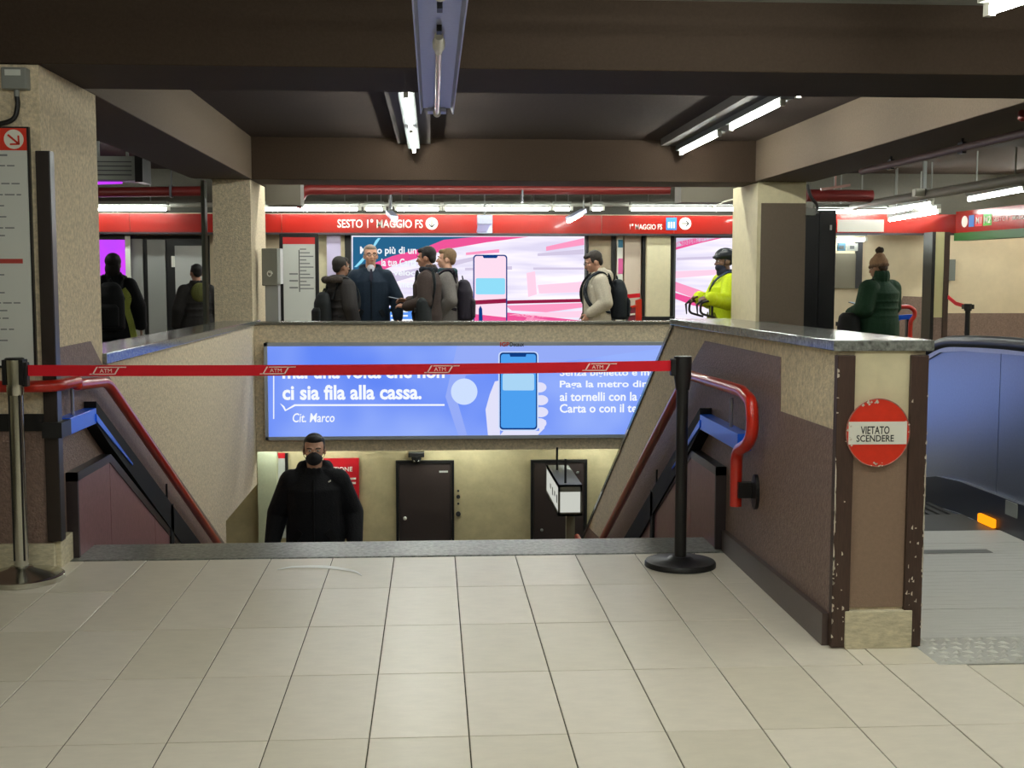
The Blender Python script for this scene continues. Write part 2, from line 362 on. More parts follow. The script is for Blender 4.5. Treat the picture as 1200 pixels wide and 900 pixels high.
# unlit galvanised channel over the stairs' landing
fx = empty('ceiling_light', 'galvanised channel light hanging over the landing, its visible tube unlit', 'ceiling light', (.03, 3.6, 2.38))
W1 = .085
ch = MB(); L1 = 3.85
ch.box(-W1, W1, 0, L1-.12, .05, .056); ch.box(-.055, .055, L1-.12, L1, .03, .056)
ch.prism([(-W1, .056), (-W1-.012, .015), (-W1-.006, .015), (-W1+.006, .05)], 0, L1-.12, 'y'); ch.prism([(W1, .056), (W1+.012, .015), (W1+.006, .015), (W1-.006, .05)], 0, L1-.12, 'y')
ch.build('channel', GALV, fx)
MB().box(-.055, .055, .6, 1.35, .035, .05).build('gear_tray', GALV, fx)
MB().tube([(0, 1.72, .02), (0, L1-.14, .02)], .014, 14).build('unlit_tube', mat('tube_glass', srgb(232, 226, 236), .12, spec=.6), fx, True)
MB().tube([(0, 1.40, .02), (0, 1.50, .02), (0, 1.52, .02), (0, 1.62, .02), (0, 1.66, .02), (0, 1.74, .02)], .02, 12, [.018, .02, .026, .026, .02, .016]).build('lamp_holder', WHITE, fx, True)
MB().tube([(0, L1-.15, .02), (0, L1-.10, .02)], .022, 12).build('lamp_holder', WHITE, fx, True)
for y in (.85, 1.25): MB().box(-.01, .01, y, y+.07, .01, .04).build('clip', BLACK, fx)
MB().tube([(0, .05, .02), (0, .62, .02)], .014, 12).build('tube', TUBEM, fx, True)
MB().tube([(0, .60, .02), (0, .67, .02)], .026, 14).build('lamp_holder', WHITE, fx, True)
for y in (.3, 2.2): MB().tube([(0, y, .05), (0, y, .43)], .006, 6).build('hanger', GREY, fx)
# bays between the beams
DARKH = mat('fitting_brown', srgb(70, 64, 60), .6)
for nm, X, spans, lab in (('ceiling_light', -.185, ((9.05, 11.0), (11.25, 13.05)), 'narrow twin tube batten between the beams, left of the bay'),
                          ('ceiling_light', 2.63, ((6.9, 8.85), (9.25, 10.85), (11.3, 13.05)), 'twin tube batten running along the right ceiling bay')):
    z = 2.75; y0, y1 = spans[0][0], spans[-1][1]; L = y1-y0
    o = fitting(nm, lab, (X, y0, z), (X, y1, z), [((a-y0)/L, (b-y0)/L) for a, b in spans], width=.12, drop=.05, hm=mat('reflector_grey', srgb(58, 62, 62), .5), tr=.014)
    MB().box(-.22 if X > 0 else -.17, .17, 0, L, .075, .148).build('mounting_board', DARKH, o)
# foreground battens, the last one peeps in at top right
FG = 'battens over the front landing'
a = pZ(1158, 14, 2.6); b = pZ(1200, 0, 2.6); d = (b-a).normalized()
fitting('ceiling_light', 'lit tube batten entering the picture at top right', a, a+d*1.5, [(0, 1)], group=None, tr=.016, hm=CEILF)
for i, (x, y) in enumerate(((-.9, 2.4), (1.2, 2.4), (2.9, 2.6), (1.3, 4.5), (-1.6, .2), (1.6, .2))):
    fitting('ceiling_light', 'lit tube batten on the ceiling above the front landing', (x-.6, y, 2.66), (x+.6, y, 2.66), [(0, 1)], group=FG, tr=.016, hm=WHITE)
for x in (-5.2, -1.2, .3, 1.8, 3.35, 7.9):  # unseen lamps added to light the people and the far hall
    fitting('ceiling_light', 'added unseen tube batten brightening the people in the far hall, behind the second beam', (x-.6, 14.2, 2.84), (x+.6, 14.2, 2.84), [(0, 1)], group='added battens hidden behind the second beam', tr=.021, hm=WHITE)
for x in (-1.6, 0., 1.6, 3.2):  # extra unseen row, put in to brighten the dim far hall
    fitting('ceiling_light', 'added unseen tube batten in the second row brightening the far hall, behind the second beam', (x-.6, 16.2, 2.93), (x+.6, 16.2, 2.93), [(0, 1)], group='second row of added battens in the far hall', tr=.02, hm=WHITE)
for x, y in ((9.0, 14.6), (9.0, 16.2), (9.0, 17.8)):  # added out of view to brighten the beige wall at the right
    fitting('ceiling_light', 'added unseen tube batten brightening the far right of the hall, beyond the picture edge', (x, y-.6, 2.8), (x, y+.6, 2.8), [(0, 1)], group='added battens at the far right of the hall', tr=.03, hm=WHITE)
for y in (9.0, 11.5):  # added out of view to light the right hall wall and escalator
    fitting('ceiling_light', 'added unseen tube batten brightening the escalator hall at the right', (6.9, y-.6, 2.75), (6.9, y+.6, 2.75), [(0, 1)], group='added battens over the escalator hall', tr=.016, hm=WHITE)
for x in (-1.4, .3, 2.0):  # added out of sight to raise the light on the lower wall
    fitting('ceiling_light', 'added unseen tube batten brightening the lower hall, behind the lintel under the advert', (x-.6, 13.62, -.365), (x+.6, 13.62, -.365), [(0, 1)], group='added battens behind the lintel', tr=.016, hm=WHITE, drop=.05, width=.07, tm=TUBEF)
# far hall row along the red fascia
def rowlight(xa, xb, Y, y=245, lab='', tr=.026, group=None):
    a, b = pY(xa, y, Y), pY(xb, y, Y)
    o = fitting('tube_light', lab, a, b, [(0, 1)], width=.16, hm=mat('housing_dim', srgb(120, 122, 114), .6), tr=tr, drop=.085, group=group, tm=TUBEF); return o
for xa, xb, lab in ((60, 197, 'tube light above the fascia at the left doors'), (308, 421, 'long tube light left of the station name'), (427, 450, 'short tube light above the station name, nearest the long one'),
                    (463, 516, 'tube light above the end of the station name'), (520, 644, 'longest tube light above the wide red poster'), (648, 669, 'short tube light right of the longest one'),
                    (692, 706, 'tiny tube light beside the tilted reflector'), (738, 880, 'tube light above the cyclist and arrow sign')):
    rowlight(xa, xb, 18.3, 245, lab)
rowlight(955, 1100, 18.5, 248, 'level tube light beyond the black column')
for (xa, ya, xb, yb), lab in (((1135, 234, 1200, 222), 'slanting tube light hanging at the right edge'), ((1042, 247, 1092, 239), 'slanting tube light under the grey conduit'), ((1042, 258, 1100, 248), 'slanting tube light just below its neighbour in front of the red fascia')):
    a, b = pZ(xa, ya, 2.45 if ya != 258 else 2.42), pZ(xb, yb, 2.45 if ya != 258 else 2.42)
    if ya == 258: a, b = pY(xa, ya, 18.2), pY(xb, yb, 16.8)
    fitting('tube_light', lab, a, b, [(0, 1)], width=.07, drop=.06, hm=CONDUIT, tr=.024, tm=TUBEF)
rowlight(979, 1014, 18.7, 281, 'short tube light above the lift door')
for a in ((300, 470), (520, 690), (740, 900), (1000, 1160)):
    pass

# ================================================================== FOREGROUND THINGS
def stanchion(name, label, x, y, r, mb, mh, cone, sides):
    o = empty(name, label, 'barrier post', (x, y, 0))
    if cone: MB().lathe([(r, .002), (r, .026), (r*.97, .03), (r*.9, .032), (.06, .062), (.05, .07)], n=48).build('base', mb, o, True)
    else: MB().lathe([(r, .002), (r, .02), (r*.97, .028), (.07, .034), (.05, .05), (.04, .052)], n=48).build('base', mb, o, True)
    rp = .033 if cone else .0295
    MB().lathe([(rp, .04), (rp, .955)], n=24).build('pole', mb, o, True)
    if cone:
        g = MB()
        for k in range(4):
            a = k*math.pi/2+math.pi/4; g.lathe([(.005, .1), (.005, .95)], (rp*math.cos(a), rp*math.sin(a), 0), 6)
        g.build('pole_groove', BLACK, o)
    h = MB(); h.lathe([(rp+.004, .89), (rp+.009, .925), (.043, .95), (.0445, 1.045), (.044, 1.056), (.03, 1.058)], n=24)
    hd = h.build('belt_head', mh, o, True)
    for s in sides: MB().box(min(.03*s, .062*s), max(.03*s, .062*s), -.022, .022, .96 if not cone else .93, 1.045).build('belt_slot', BLACK, hd, bevel=.004)
    if cone:
        for s in (-1, 1): MB().box(s*.04-.008, s*.04+.008, -.036, .036, .94, 1.058).build('belt_clip', BLACK, hd)
        MB().lathe([(.044, 1.052), (.044, 1.062), (.04, 1.066)], n=24).build('cap', BLACK, hd, True)
    return o
SX, SY = -1.965, 5.925; BX, BY = 1.237, 6.03
stanchion('barrier_post', 'steel belt barrier post with cone base beside the left pillar', SX, SY, .195, STEEL, STEEL, True, (1,))
stanchion('barrier_post', 'black belt barrier post with flat round base at the stair top', BX, BY, .178, BLACK, BLACK, False, (-1,))
# the belt
N = 24; xa, xb = SX+.05, BX-.058; za, zb = 1.006, 1.010; HT = .026
def belt(t): return (xa+(xb-xa)*t, SY+(BY-SY)*t-.004, za+(zb-za)*t-.035*t*(1-t)*1.0)
mb = MB()
for i in range(N):
    A, B = belt(i/N), belt((i+1)/N)
    mb.add([(A[0],A[1],A[2]-HT),(B[0],B[1],B[2]-HT),(B[0],B[1],B[2]+HT),(A[0],A[1],A[2]+HT),(A[0],A[1]+.002,A[2]-HT),(B[0],B[1]+.002,B[2]-HT),(B[0],B[1]+.002,B[2]+HT),(A[0],A[1]+.002,A[2]+HT)],
           [(0,1,2,3),(4,7,6,5),(0,4,5,1),(3,2,6,7)])
tp = tag(mb.build('barrier_belt', TAPE), 'red retractable belt with white logos stretched between the two posts', 'barrier belt')
PINK = mat('logo_white', srgb(244, 214, 206), .6)
for px in (128, 325, 517, 703):
    X = pY(px, 434, 5.97).x; t = (X-xa)/(xb-xa); p = belt(t)
    g = MB(); hw, hh, sk, th = .060, .0185, .022, .0045
    q = lambda u, v: (p[0]+u+v/hh*sk*.5, p[2]+v)
    Y0, Y1 = p[1]-.0042, p[1]-.0030
    for (u0, v0, u1, v1) in ((-hw-.012, -hh, hw-.012, -hh+th), (-hw+.012, hh-th, hw+.02, hh)):
        g.prism([q(u0, v0), q(u1, v0), q(u1, v1), q(u0, v1)], Y0, Y1, 'y')
    for u in (-hw, hw-.012-.006): g.prism([q(u, -hh), q(u+.007, -hh), q(u+.007, hh), q(u, hh)], Y0, Y1, 'y')
    o = g.build('logo', PINK, tp)
    text('ATM', p[0]-.034, p[0]+.022, p[2]-.009, p[2]+.009, Y0, PINK, o, bold=.0)
# no-descent sign on the wall end
sg = empty('round_sign', 'round red sign with white band reading VIETATO SCENDERE on the wall end', 'sign', (0, 0, 0))
c = pY(1028.5, 507, 4.61); R = .124
MB().disc((c.x, 4.606, c.z), R, .008, 56, R*1.06).build('disc', REDSIGN, sg)
rim = MB()
pts = [(c.x+R*math.cos(a*math.pi/28), 4.606, c.z+R*1.06*math.sin(a*math.pi/28)) for a in range(57)]
rim.tube(pts, .0025, 6); rim.build('rim', mat('worn_rim', srgb(150, 96, 84), .6, var=.4, vscale=60), sg)
h0, h1 = pY(1028, 520.5, 4.61).z, pY(1028, 494, 4.61).z
MB().box(c.x-.116, c.x+.113, 4.604, 4.606, h0, h1).build('white_band', WHITE, sg)
l1 = pY(1009, 509, 4.6); l2 = pY(1043, 499.5, 4.6); text('VIETATO', l1.x, l2.x, l1.z, l2.z, 4.6032, INK, sg, bold=.012)
l1 = pY(1004, 518, 4.6); l2 = pY(1048, 509.8, 4.6); text('SCENDERE', l1.x, l2.x, l1.z, l2.z, 4.6032, INK, sg, bold=.012)
ch = MB()
for k in range(26):
    a = random.choice([random.gauss(0, .25), random.gauss(math.pi, .3), random.gauss(math.pi/2+.3, .15), random.gauss(-math.pi/2, .1)])
    rr = random.uniform(.88, 1.0); x, z = c.x+R*rr*math.cos(a), c.z+R*1.06*rr*math.sin(a); s = random.uniform(.002, .006)
    ch.prism([(x-s, z), (x, z-s*.7), (x+s*1.2, z+.3*s), (x+.2*s, z+s*random.uniform(.6, 1.8))], 4.6028, 4.6045, 'y')
ch.build('paint_chips', CHIP, sg)['kind'] = 'stuff'
# handrails ---------------------------------------------------------------
X = XR-.085
pp = [pX(x, y, X) for x, y in ((806, 439), (870, 458.5), (881, 471), (882, 508), (876, 521), (866, 527), (863, 536), (862, 593))]
low = [Vector((X, 11.3, pp[0].z+SL*(11.3-pp[0].y)))]; low.append(low[0]+Vector((0, 1.1, .0)))
hr = empty('handrail', 'red tubular handrail with a hooked end on the right stair wall', 'handrail', (XR, 6.1, 0))
def rel(o, pts): return [Vector(p)-o.location for p in pts]
mb = MB(); mb.tube(rel(hr, fillet([low[1], low[0], pp[0]] , .12) + fillet([pp[0]+(pp[1]-pp[0])*.05] + pp[1:], .05)), .029, 16)
mb.build('rail', RED, hr, True)
f = pX(891, 576, XR); q = pX(864, 574, X)
MB().beam(rel(hr, [q])[0]+Vector((.0, 0, 0)), rel(hr, [Vector((XR, q.y, q.z))])[0], .05, .075).build('bracket', BLACK, hr)
d0 = rel(hr, [Vector((XR, q.y-.06, q.z))])[0]
mb = MB(); mb.prism([(d0.y+.05*math.cos(a*math.pi/12), d0.z+.085*math.sin(a*math.pi/12)) for a in range(24)], -.02, 0, 'x'); mb.build('wall_flange', BLACK, hr)
def low_rail(label, X0, X1, ya, yb, ze, s, hang):
    """blue level bar turning into a black sloping channel"""
    o = empty('lower_rail', label, 'rail', (X0, ya, 0))
    xs = sorted((0, X1-X0))
    y0, z0 = yb-ya, ze
    MB().box(xs[0], xs[1], 0, y0, z0-.045, z0+.04).build('level_bar', BLUE, o, bevel=.004)
    poly = [(y0, z0+.075), (y0+4.2, z0+.075+SL*4.2), (y0+4.2, z0-.17+SL*4.2), (y0+.25, z0-.07+SL*.25), (y0, z0-.05)]
    MB().prism(poly, xs[0], xs[1]).build('sloping_channel', BLACKM, o)
    xi = X1-X0
    MB().prism([(y0-.02, z0+.01), (y0+.75, z0+SL*.77), (y0+.75, z0-.012+SL*.77), (y0-.02, z0-.03)], *sorted((xi, xi+.006*s))).build('blue_strip', BLUE, o)
    MB().tube([(xi*.5, hang, z0+.03), (xi*.5, hang, z0+.19)], .009, 8).build('hanger', STEELB, o, True)
    for y in (2.3,):
        MB().box(xs[0], xs[1], y, y+.09, z0+SL*(y-y0)-.75, z0+SL*(y-y0)+.05).build('post', BLACKM, o)
        MB().tube([(xi*.5, y+.04, z0+SL*(y-y0)), (xi*.5, y+.04, z0+SL*(y-y0)+.2)], .007, 6).build('hanger', BLACKM, o)
    return o
a = pX(872, 498, XR-.07); b = pX(820, 488, XR-.07); a.y += .12
low_rail('blue level rail turning into a black sloping channel on the right stair wall', XR, XR-.07, a.y, b.y, .645, -1, .28)
X = XL+.085
k = pX(125, 447, X); l0 = Vector((X, 11.3, k.z+SL*(11.3-k.y)))
hl_ = empty('handrail', 'red tubular handrail wrapping the left pillar and descending the left stair wall', 'handrail', (XL, 6.1, 0))
fr = pY(0, 453, 6.05); f2 = pX(90, 451, X)
path = [Vector((fr.x-.9, 6.05, fr.z)), Vector((X-.02, 6.05, fr.z)), Vector((X, 6.35, fr.z)), Vector((X, f2.y, f2.z)), k, l0, l0+Vector((0, 1.0, 0))]
MB().tube(rel(hl_, fillet(path, .1)), .029, 16).build('rail', RED, hl_, True)
a = pX(82, 491, XL+.07); b = pX(113, 480, XL+.07)
o = low_rail('blue level rail turning into a black sloping channel on the left stair wall', XL, XL+.07, a.y, b.y, .700, 1, .17)
MB().box(-.02, .075, -.16, 0, .66, .735).build('black_sleeve', BLACK, o)
# skirting panels at both sides of the stairs
for s, X0, X1, lab in ((1, XL, -1.822, 'low wine-coloured side panel with dark cap at the left stair wall'), (-1, XR, 1.495, 'low wine-coloured side panel with dark cap at the right stair wall')):
    o = empty('side_panel', lab, 'panel', (X0, 6.38, 0)); xs = sorted((0, X1-X0)); e = .006
    y1, z1 = .66, .40
    zz = lambda y: z1+SL*(y-y1)
    cuts = [.02, y1, 1.75, 2.85, 5.1]
    for a, b in zip(cuts[:-1], cuts[1:]):
        poly = [(a+.003, 0 if a < .1 else zz(a)-.8 if a > y1+.01 else -.34), (a+.003, z1 if a < y1 else zz(a)), (b-.003, z1 if b <= y1 else zz(b)), (b-.003, -.34 if b <= y1 else zz(b)-.8)]
        if a < .1: poly = [(a, 0.003), (a, z1), (b-.003, z1), (b-.003, -.34), (.325, -.34), (.325, 0.003)]
        MB().prism(poly, xs[0]+.006, xs[1]-.006).build('laminate_panel', LAMIN, o)
    MB().prism([(0, z1), (0, z1+.045), (y1+.01, z1+.045), (5.1, zz(5.1)+.05), (5.1, zz(5.1)), (y1-.01, z1)], xs[0], xs[1]+.0).build('cap', DKMETAL, o)
    MB().box(xs[0], xs[1], 0, .022, 0.003, z1+.045).build('end_post', mat('panel_end', srgb(44, 34, 36), .5), o)
# timetable board on the left pillar
bd = empty('timetable_board', 'tall white timetable board with red header and arrow on the left pillar', 'sign board', (0, 6.1, 0))
x1 = pY(30, 160, 6.12).x; z1, z0 = 2.155, 1.015; x0 = x1-.62; zh = pY(15, 176, 6.12).z
MB().box(x0-.012, x1+.010, .035, .06, z0-.012, z1+.008).build('frame', BLACK, bd)
MB().box(x0, x1, .028, .036, z0, zh).build('sheet', OFFW, bd); MB().box(x0, x1, .028, .036, zh, z1).build('header', REDSIGN, bd)
ac = pY(15.5, 163, 6.12)
MB().disc((ac.x, .026, ac.z), .046, .003, 32).build('arrow_disc', WHITE, bd)
g = MB(); u = lambda a, b: (ac.x+a*.03, ac.z+b*.03)
for (p, q, wd) in (((-.9, .7), (.8, -.75), .22), ((.8, -.8), (.75, .6), .2), ((.9, -.75), (-.6, -.8), .2)):
    P, Q = Vector(u(*p)), Vector(u(*q)); n = Vector((-(Q-P).y, (Q-P).x)).normalized()*wd*.03*.7
    g.prism([tuple(P+n), tuple(Q+n), tuple(Q-n), tuple(P-n)], .0245, .0262, 'y')
g.build('arrow', REDSIGN, bd)
tl = MB(); y = 182
while y < 400:
    if not (295 < y < 312):
        z = pY(10, y, 6.12).z; big = y < 192
        xe = x1-.02-random.choice([.0, .03, .05, .07, .1])-random.uniform(0, .04); x_ = x1-.34
        while x_ < xe-.03:
            w_ = random.uniform(.02, .05); tl.box(x_, min(x_+w_, xe), .0272, .028, z-.0032, z+(.006 if big else .0032)); x_ += w_+.009
    y += random.choice([9, 12, 13, 17])
tl.build('text_lines', INKG, bd)['kind'] = 'stuff'
z = pY(10, 306, 6.12).z; MB().box(x1-.4, x1-.035, .0262, .028, z-.011, z+.011).build('red_line', mat('print_red', srgb(170, 60, 52), .5), bd)
# junction box with cable
jb = empty('junction_box', 'grey junction box with black cable at the top of the left pillar', 'electrical box', (0, 6.1, 0))
a, b = pY(2, 104, 6.1), pY(31, 79, 6.1)
MB().box(a.x, b.x, -.01, .058, a.z, b.z).build('box', GREY, jb, bevel=.006)
MB().box(a.x+.02, b.x-.025, -.013, -.009, b.z-.04, b.z-.012).build('label_plate', OFFW, jb)
q = pY(17, 106, 6.1); e = pY(-6, 145, 6.1)
MB().tube([(q.x, .03, q.z+.01), (q.x, .03, q.z-.025)], .013, 10).build('gland', GREY, jb, True)
MB().tube(chain([(q.x, .03, q.z-.02), (q.x+.002, .03, q.z-.07), (q.x-.02, .03, q.z-.13), (e.x, .03, e.z), (e.x-.12, .03, e.z-.02)]), .012, 10).build('cable', BLACK, jb, True)
# white streak on the tiles
ss = chain([pZ(325, 668), pZ(342, 665), pZ(372, 664.5), pZ(392, 666), (pZ(415, 670)), pZ(424, 675)], 5)
mb = MB()
for i in range(len(ss)-1):
    a, b = ss[i], ss[i+1]; wa = .006+.022*math.sin(math.pi*i/(len(ss)-1)); wb_ = .006+.022*math.sin(math.pi*(i+1)/(len(ss)-1))
    mb.add([(a.x, a.y-wa, .0012), (b.x, b.y-wb_, .0012), (b.x, b.y+wb_, .0012), (a.x, a.y+wa, .0012), (a.x, a.y-wa, .003), (b.x, b.y-wb_, .003), (b.x, b.y+wb_, .003), (a.x, a.y+wa, .003)],
           [(4,5,6,7),(0,1,5,4),(2,3,7,6),(0,4,7,3),(1,2,6,5)])
tag(mb.build('white_streak', mat('streak_white', srgb(250, 250, 246), .5)), 'curved white streak on the tiles before the stairs', 'litter')
# ================================================================== ESCALATOR AT RIGHT
XE = 3.28
es = empty('escalator', 'escalator with blue-sheened steel balustrade going down at the right', 'escalator', (1.92, 4.4, 0))
def R_(pts): return rel(es, pts)
tread = MB(); tread.box(-.03, 1.75, 0, .338, -.02, .002); tread.build('tread_plate', ALUP, es)
stud = MB()
for j in range(6):
    for i in range(36):
        x = .0+i*.048+(j % 2)*.024; y = .03+j*.055
        if x > 1.72: continue
        a, b = (.02, .011) if (i+j) % 2 == 0 else (.02, -.011)
        stud.add([(x-a, y-b, .002), (x+.004, y-abs(b)*.9, .002), (x+a, y+b, .002), (x-.004, y+abs(b)*.9, .002), (x, y, .011)], [(0,1,4),(1,2,4),(2,3,4),(3,0,4)])
stud.build('tread_studs', ALUP, es)['kind'] = 'stuff'
ys = [pZ(1100, y).y for y in (748, 714, 670, 637, 622)]
for a, b in zip(ys[:-1], ys[1:]):
    n = 10; mb = MB(); mb.box(-.02, XE-1.92-.03, a-4.4+.003, b-4.4-.003, -.02, .0)
    for k in range(n):
        y = a-4.4+.006+(b-a-.012)*k/n; mb.box(-.02, XE-1.92-.03, y, y+(b-a)/n*.92, 0, .001)
    mb.build('landing_plate', ALU, es)
a = pZ(1075, 648.5, .004); b = pZ(1156, 643.5, .004)
MB().box(a.x-1.92, b.x-1.92, a.y-4.4, b.y-4.4, .0025, .004).build('slot_cover', mat('slot_grey', srgb(110, 110, 106), .5), es)
yb = ys[-1]-4.4
MB().box(-.02, XE-1.92-.03, yb, yb+.5, -.08, -.004).build('comb', mat('comb_dark', srgb(84, 82, 78), .5, metal=.4), es)
for i in range(14):
    mb = MB(); y = yb+.5+i*.4; z = -.02-(.0 if i == 0 else .2*(i-.3))
    mb.box(0, XE-1.92-.04, y, y+.42, z-.25, z)
    for k in range(20): mb.box(.01+k*.066, .04+k*.066, y, y+.42, z, z+.012)
    mb.build('step', mat('step_dark', srgb(52, 50, 48), .5, metal=.3), es)
def side(X, sg_, nm=''):
    # outline of the balustrade along Y (relative): top flat then following the incline
    tops = [(1.1, 1.0), (2.25, 1.015), (3.0, .995), (3.35, .965), (3.7, .86), (4.1, .68), (8.6, -1.5)]
    bots = [(1.1, .19), (2.17, .195), (2.95, .19), (3.3, .165), (3.62, .10), (4.1, -.1), (8.6, -2.3)]
    mids = [2.52]
    def cut(l, y):
        for (a, za), (b, zb) in zip(l[:-1], l[1:]):
            if a <= y <= b: return za+(zb-za)*(y-a)/(b-a)
    def seg(y0, y1, lo, hi, x0, x1, name, m_):
        ysn = sorted({y0, y1, *[p[0] for p in lo+hi if y0 < p[0] < y1]})
        poly = [(y, cut(hi, y)) for y in ysn] + [(y, cut(lo, y)) for y in reversed(ysn)]
        return MB().prism(poly, *sorted((x0, x1))).build(name, m_, es)
    x = X-1.92
    for a, b in ((1.1, 2.515), (2.522, 4.6), (4.606, 8.6)):
        seg(a, b, bots, tops, x, x+.02*sg_, 'balustrade_panel', STEELB)
    off = lambda l, d: [(y, z+d) for y, z in l]
    seg(1.1, 8.6, off(tops, .0), off(tops, .03), x-.012*sg_, x+.05*sg_, 'rail_track', GALV)
    mb = MB(); mb.tube([(x+.01*sg_, y, z+.055) for y, z in chain([(0, p[0], p[1]) for p in tops], 6) and [(v.y, v.z) for v in chain([(0, *p) for p in tops], 6)]], .04, 12); mb.build('moving_handrail', RUBBER, es, True)
    seg(1.1, 8.6, off(bots, -.2), bots, x-.035*sg_, x+.02*sg_, 'skirt', mat('skirt_navy', srgb(22, 26, 40), .35, spec=.5))
    seg(2.72, 8.6, off(bots, -.215), off(bots, -.195), x-.045*sg_, x-.03*sg_, 'skirt_trim', STEELB)
    seg(1.1, 8.6, off(bots, -3 if False else -.6), off(bots, -.2), x-.0*sg_, x+.02*sg_, 'lower_skirt', BLACKM)
    return x
x = side(XE, 1)
side(1.98, -1)
a = pX(1150, 613, XE-.04); b = pX(1165, 603, XE-.04)
MB().box(x-.06, x-.03, b.y-4.4-.02, a.y-4.4+.02, .0, .055).build('warning_lamp', ORANGE, es, bevel=.01)
a = pX(1178, 604, XE-.04); b = pX(1192, 588, XE-.04)
MB().box(x-.042, x-.03, b.y-4.4, a.y-4.4, .11, .19).build('sensor_plate', GREY, es)

# ================================================================== FAR PARAPET: LIGHT BOX AND SMALL THINGS
Yb = YW-.10
lbx = empty('light_box', 'long backlit blue advertisement with a phone in a hand on the far parapet', 'advertisement', (0, Yb, 0))
A = pY(309, 402, Yb); B = pY(311, 516, Yb); x0, x1, zt, zb = A.x, 3.05, A.z, B.z; fr = .035
BILL = emis('advert_blue', srgb(98, 134, 242), 1.05, srgb(148, 174, 248), .9)
MB().box(x0+fr, x1-fr, .02, .04, zb+fr, zt-fr).build('lit_sheet', BILL, lbx)
g = MB(); g.box(x0, x1, 0, .1, zt-fr, zt); g.box(x0, x1, 0, .1, zb, zb+fr); g.box(x0, x0+fr, 0, .1, zb, zt); g.box(x1-fr, x1, 0, .1, zb, zt); g.build('frame', mat('frame_alu', srgb(166, 174, 186), .45, metal=.4), lbx)
WL = emis('print_white', srgb(246, 250, 255), 1.0)
WL2 = emis('print_pale', srgb(206, 224, 255), 1.0)
PB = emis('print_blue', srgb(78, 160, 240), 1.0); PB2 = emis('print_sky', srgb(170, 214, 246), 1.0); PD = emis('print_navy', srgb(16, 60, 130), 1.0)
def P(x, y): p = pY(x, y, Yb+.015); return (p.x, p.z)
def flat(pts, name, m_, d=0.018, t=.001, parent=lbx): return MB().prism([P(*q) for q in pts], d, d+t, 'y').build(name, m_, parent)
def ptext(s, xa, ya, xb, yb, m_, parent=lbx, d=.017, bold=.02, sh=0., Y=Yb+.015, y=None):
    a = pY(xa, yb, Y); b = pY(xb, ya, Y); return text(s, a.x, b.x, a.z, b.z, d, m_, parent, bold=bold, shear=sh)
ptext('mai una volta che non', 331, 427, 521, 444, WL, bold=.03)
ptext('ci sia fila alla cassa.', 331, 450.5, 494, 469, WL, bold=.03)
ptext('Cit. Marco', 343, 484, 392, 495, WL, bold=.012, sh=.15)
flat([(320, 428), (321.3, 428), (321.3, 491), (320, 491)], 'quote_line', WL)
flat([(328, 472.5), (333, 476), (335, 480), (345, 473.8), (521, 473.6), (521, 475.6), (346, 475.9), (334, 482), (331.5, 477.5)], 'quote_line', WL)
cc = pY(544, 459, Yb+.015); MB().disc((cc.x, .0175, cc.z), pY(559.5, 459, Yb+.015).x-cc.x, .001, 36).build('pale_circle', WL2, lbx)
flat([(536, 404), (775, 404), (775, 408), (545, 440)], 'pale_swoosh', emis('print_lilac', srgb(150, 172, 248), 1.), d=.0192, t=.0006)
flat([(536, 404), (546, 440), (536, 470), (548, 512), (538, 513), (522, 465), (530, 430)], 'pale_swoosh', emis('print_lilac', srgb(150, 172, 248), 1.), d=.0192, t=.0006)
SKINP = emis('print_hand', srgb(226, 226, 250), 1.)
flat([(572, 512), (569, 480), (574, 462), (580, 447), (585, 446), (586, 510), (590, 505), (632, 505), (632, 500), (640, 492), (638, 502), (628, 512)], 'printed_hand', SKINP, d=.0165)
for (fx_, fy) in ((632, 454), (634, 469), (634, 483), (632, 496)):
    c_ = pY(fx_, fy, Yb+.015); MB().disc((c_.x, .0165, c_.z), .078, .001, 20, .055).build('printed_finger', SKINP, lbx)
def rr(xa, ya, xb, yb, r, n=5):
    out = []
    for cx_, cy_, a0 in ((xb-r, ya+r, -90), (xb-r, yb-r, 0), (xa+r, yb-r, 90), (xa+r, ya+r, 180)):
        out += [(cx_+r*math.cos(math.radians(a0+90*k/n)), cy_+r*math.sin(math.radians(a0+90*k/n))) for k in range(n+1)]
    return out
flat(rr(584, 412, 631, 505, 5), 'phone_case', WL2, d=.0155); flat(rr(585.5, 413, 629.5, 503.5, 4), 'phone_edge', PD, d=.0145); flat(rr(587, 415, 628, 501.5, 3), 'phone_screen', PB, d=.0138)
flat([(597, 414.5), (617, 414.5), (616, 418), (598, 418)], 'phone_notch', PD, d=.0128); flat(rr(589, 438, 626, 457.5, 2), 'phone_card', PB2, d=.0128)
for i, s in enumerate(('Senza biglietto è meglio.', 'Paga la metro diretta', 'ai tornelli con la tua', 'Carta o con il telefono')):
    y = 437.5+13.6*i; n = (790, 781, 768, 781)[i]
    ptext(s, 656, y-5.5, n, y+5.5, WL, bold=.02)
ptext('IGP', 586, 400.8, 597, 406, REDSIGN, d=-.001, bold=.03); ptext('Decaux', 597.5, 400.8, 614, 406, INK, d=-.001, bold=.02)
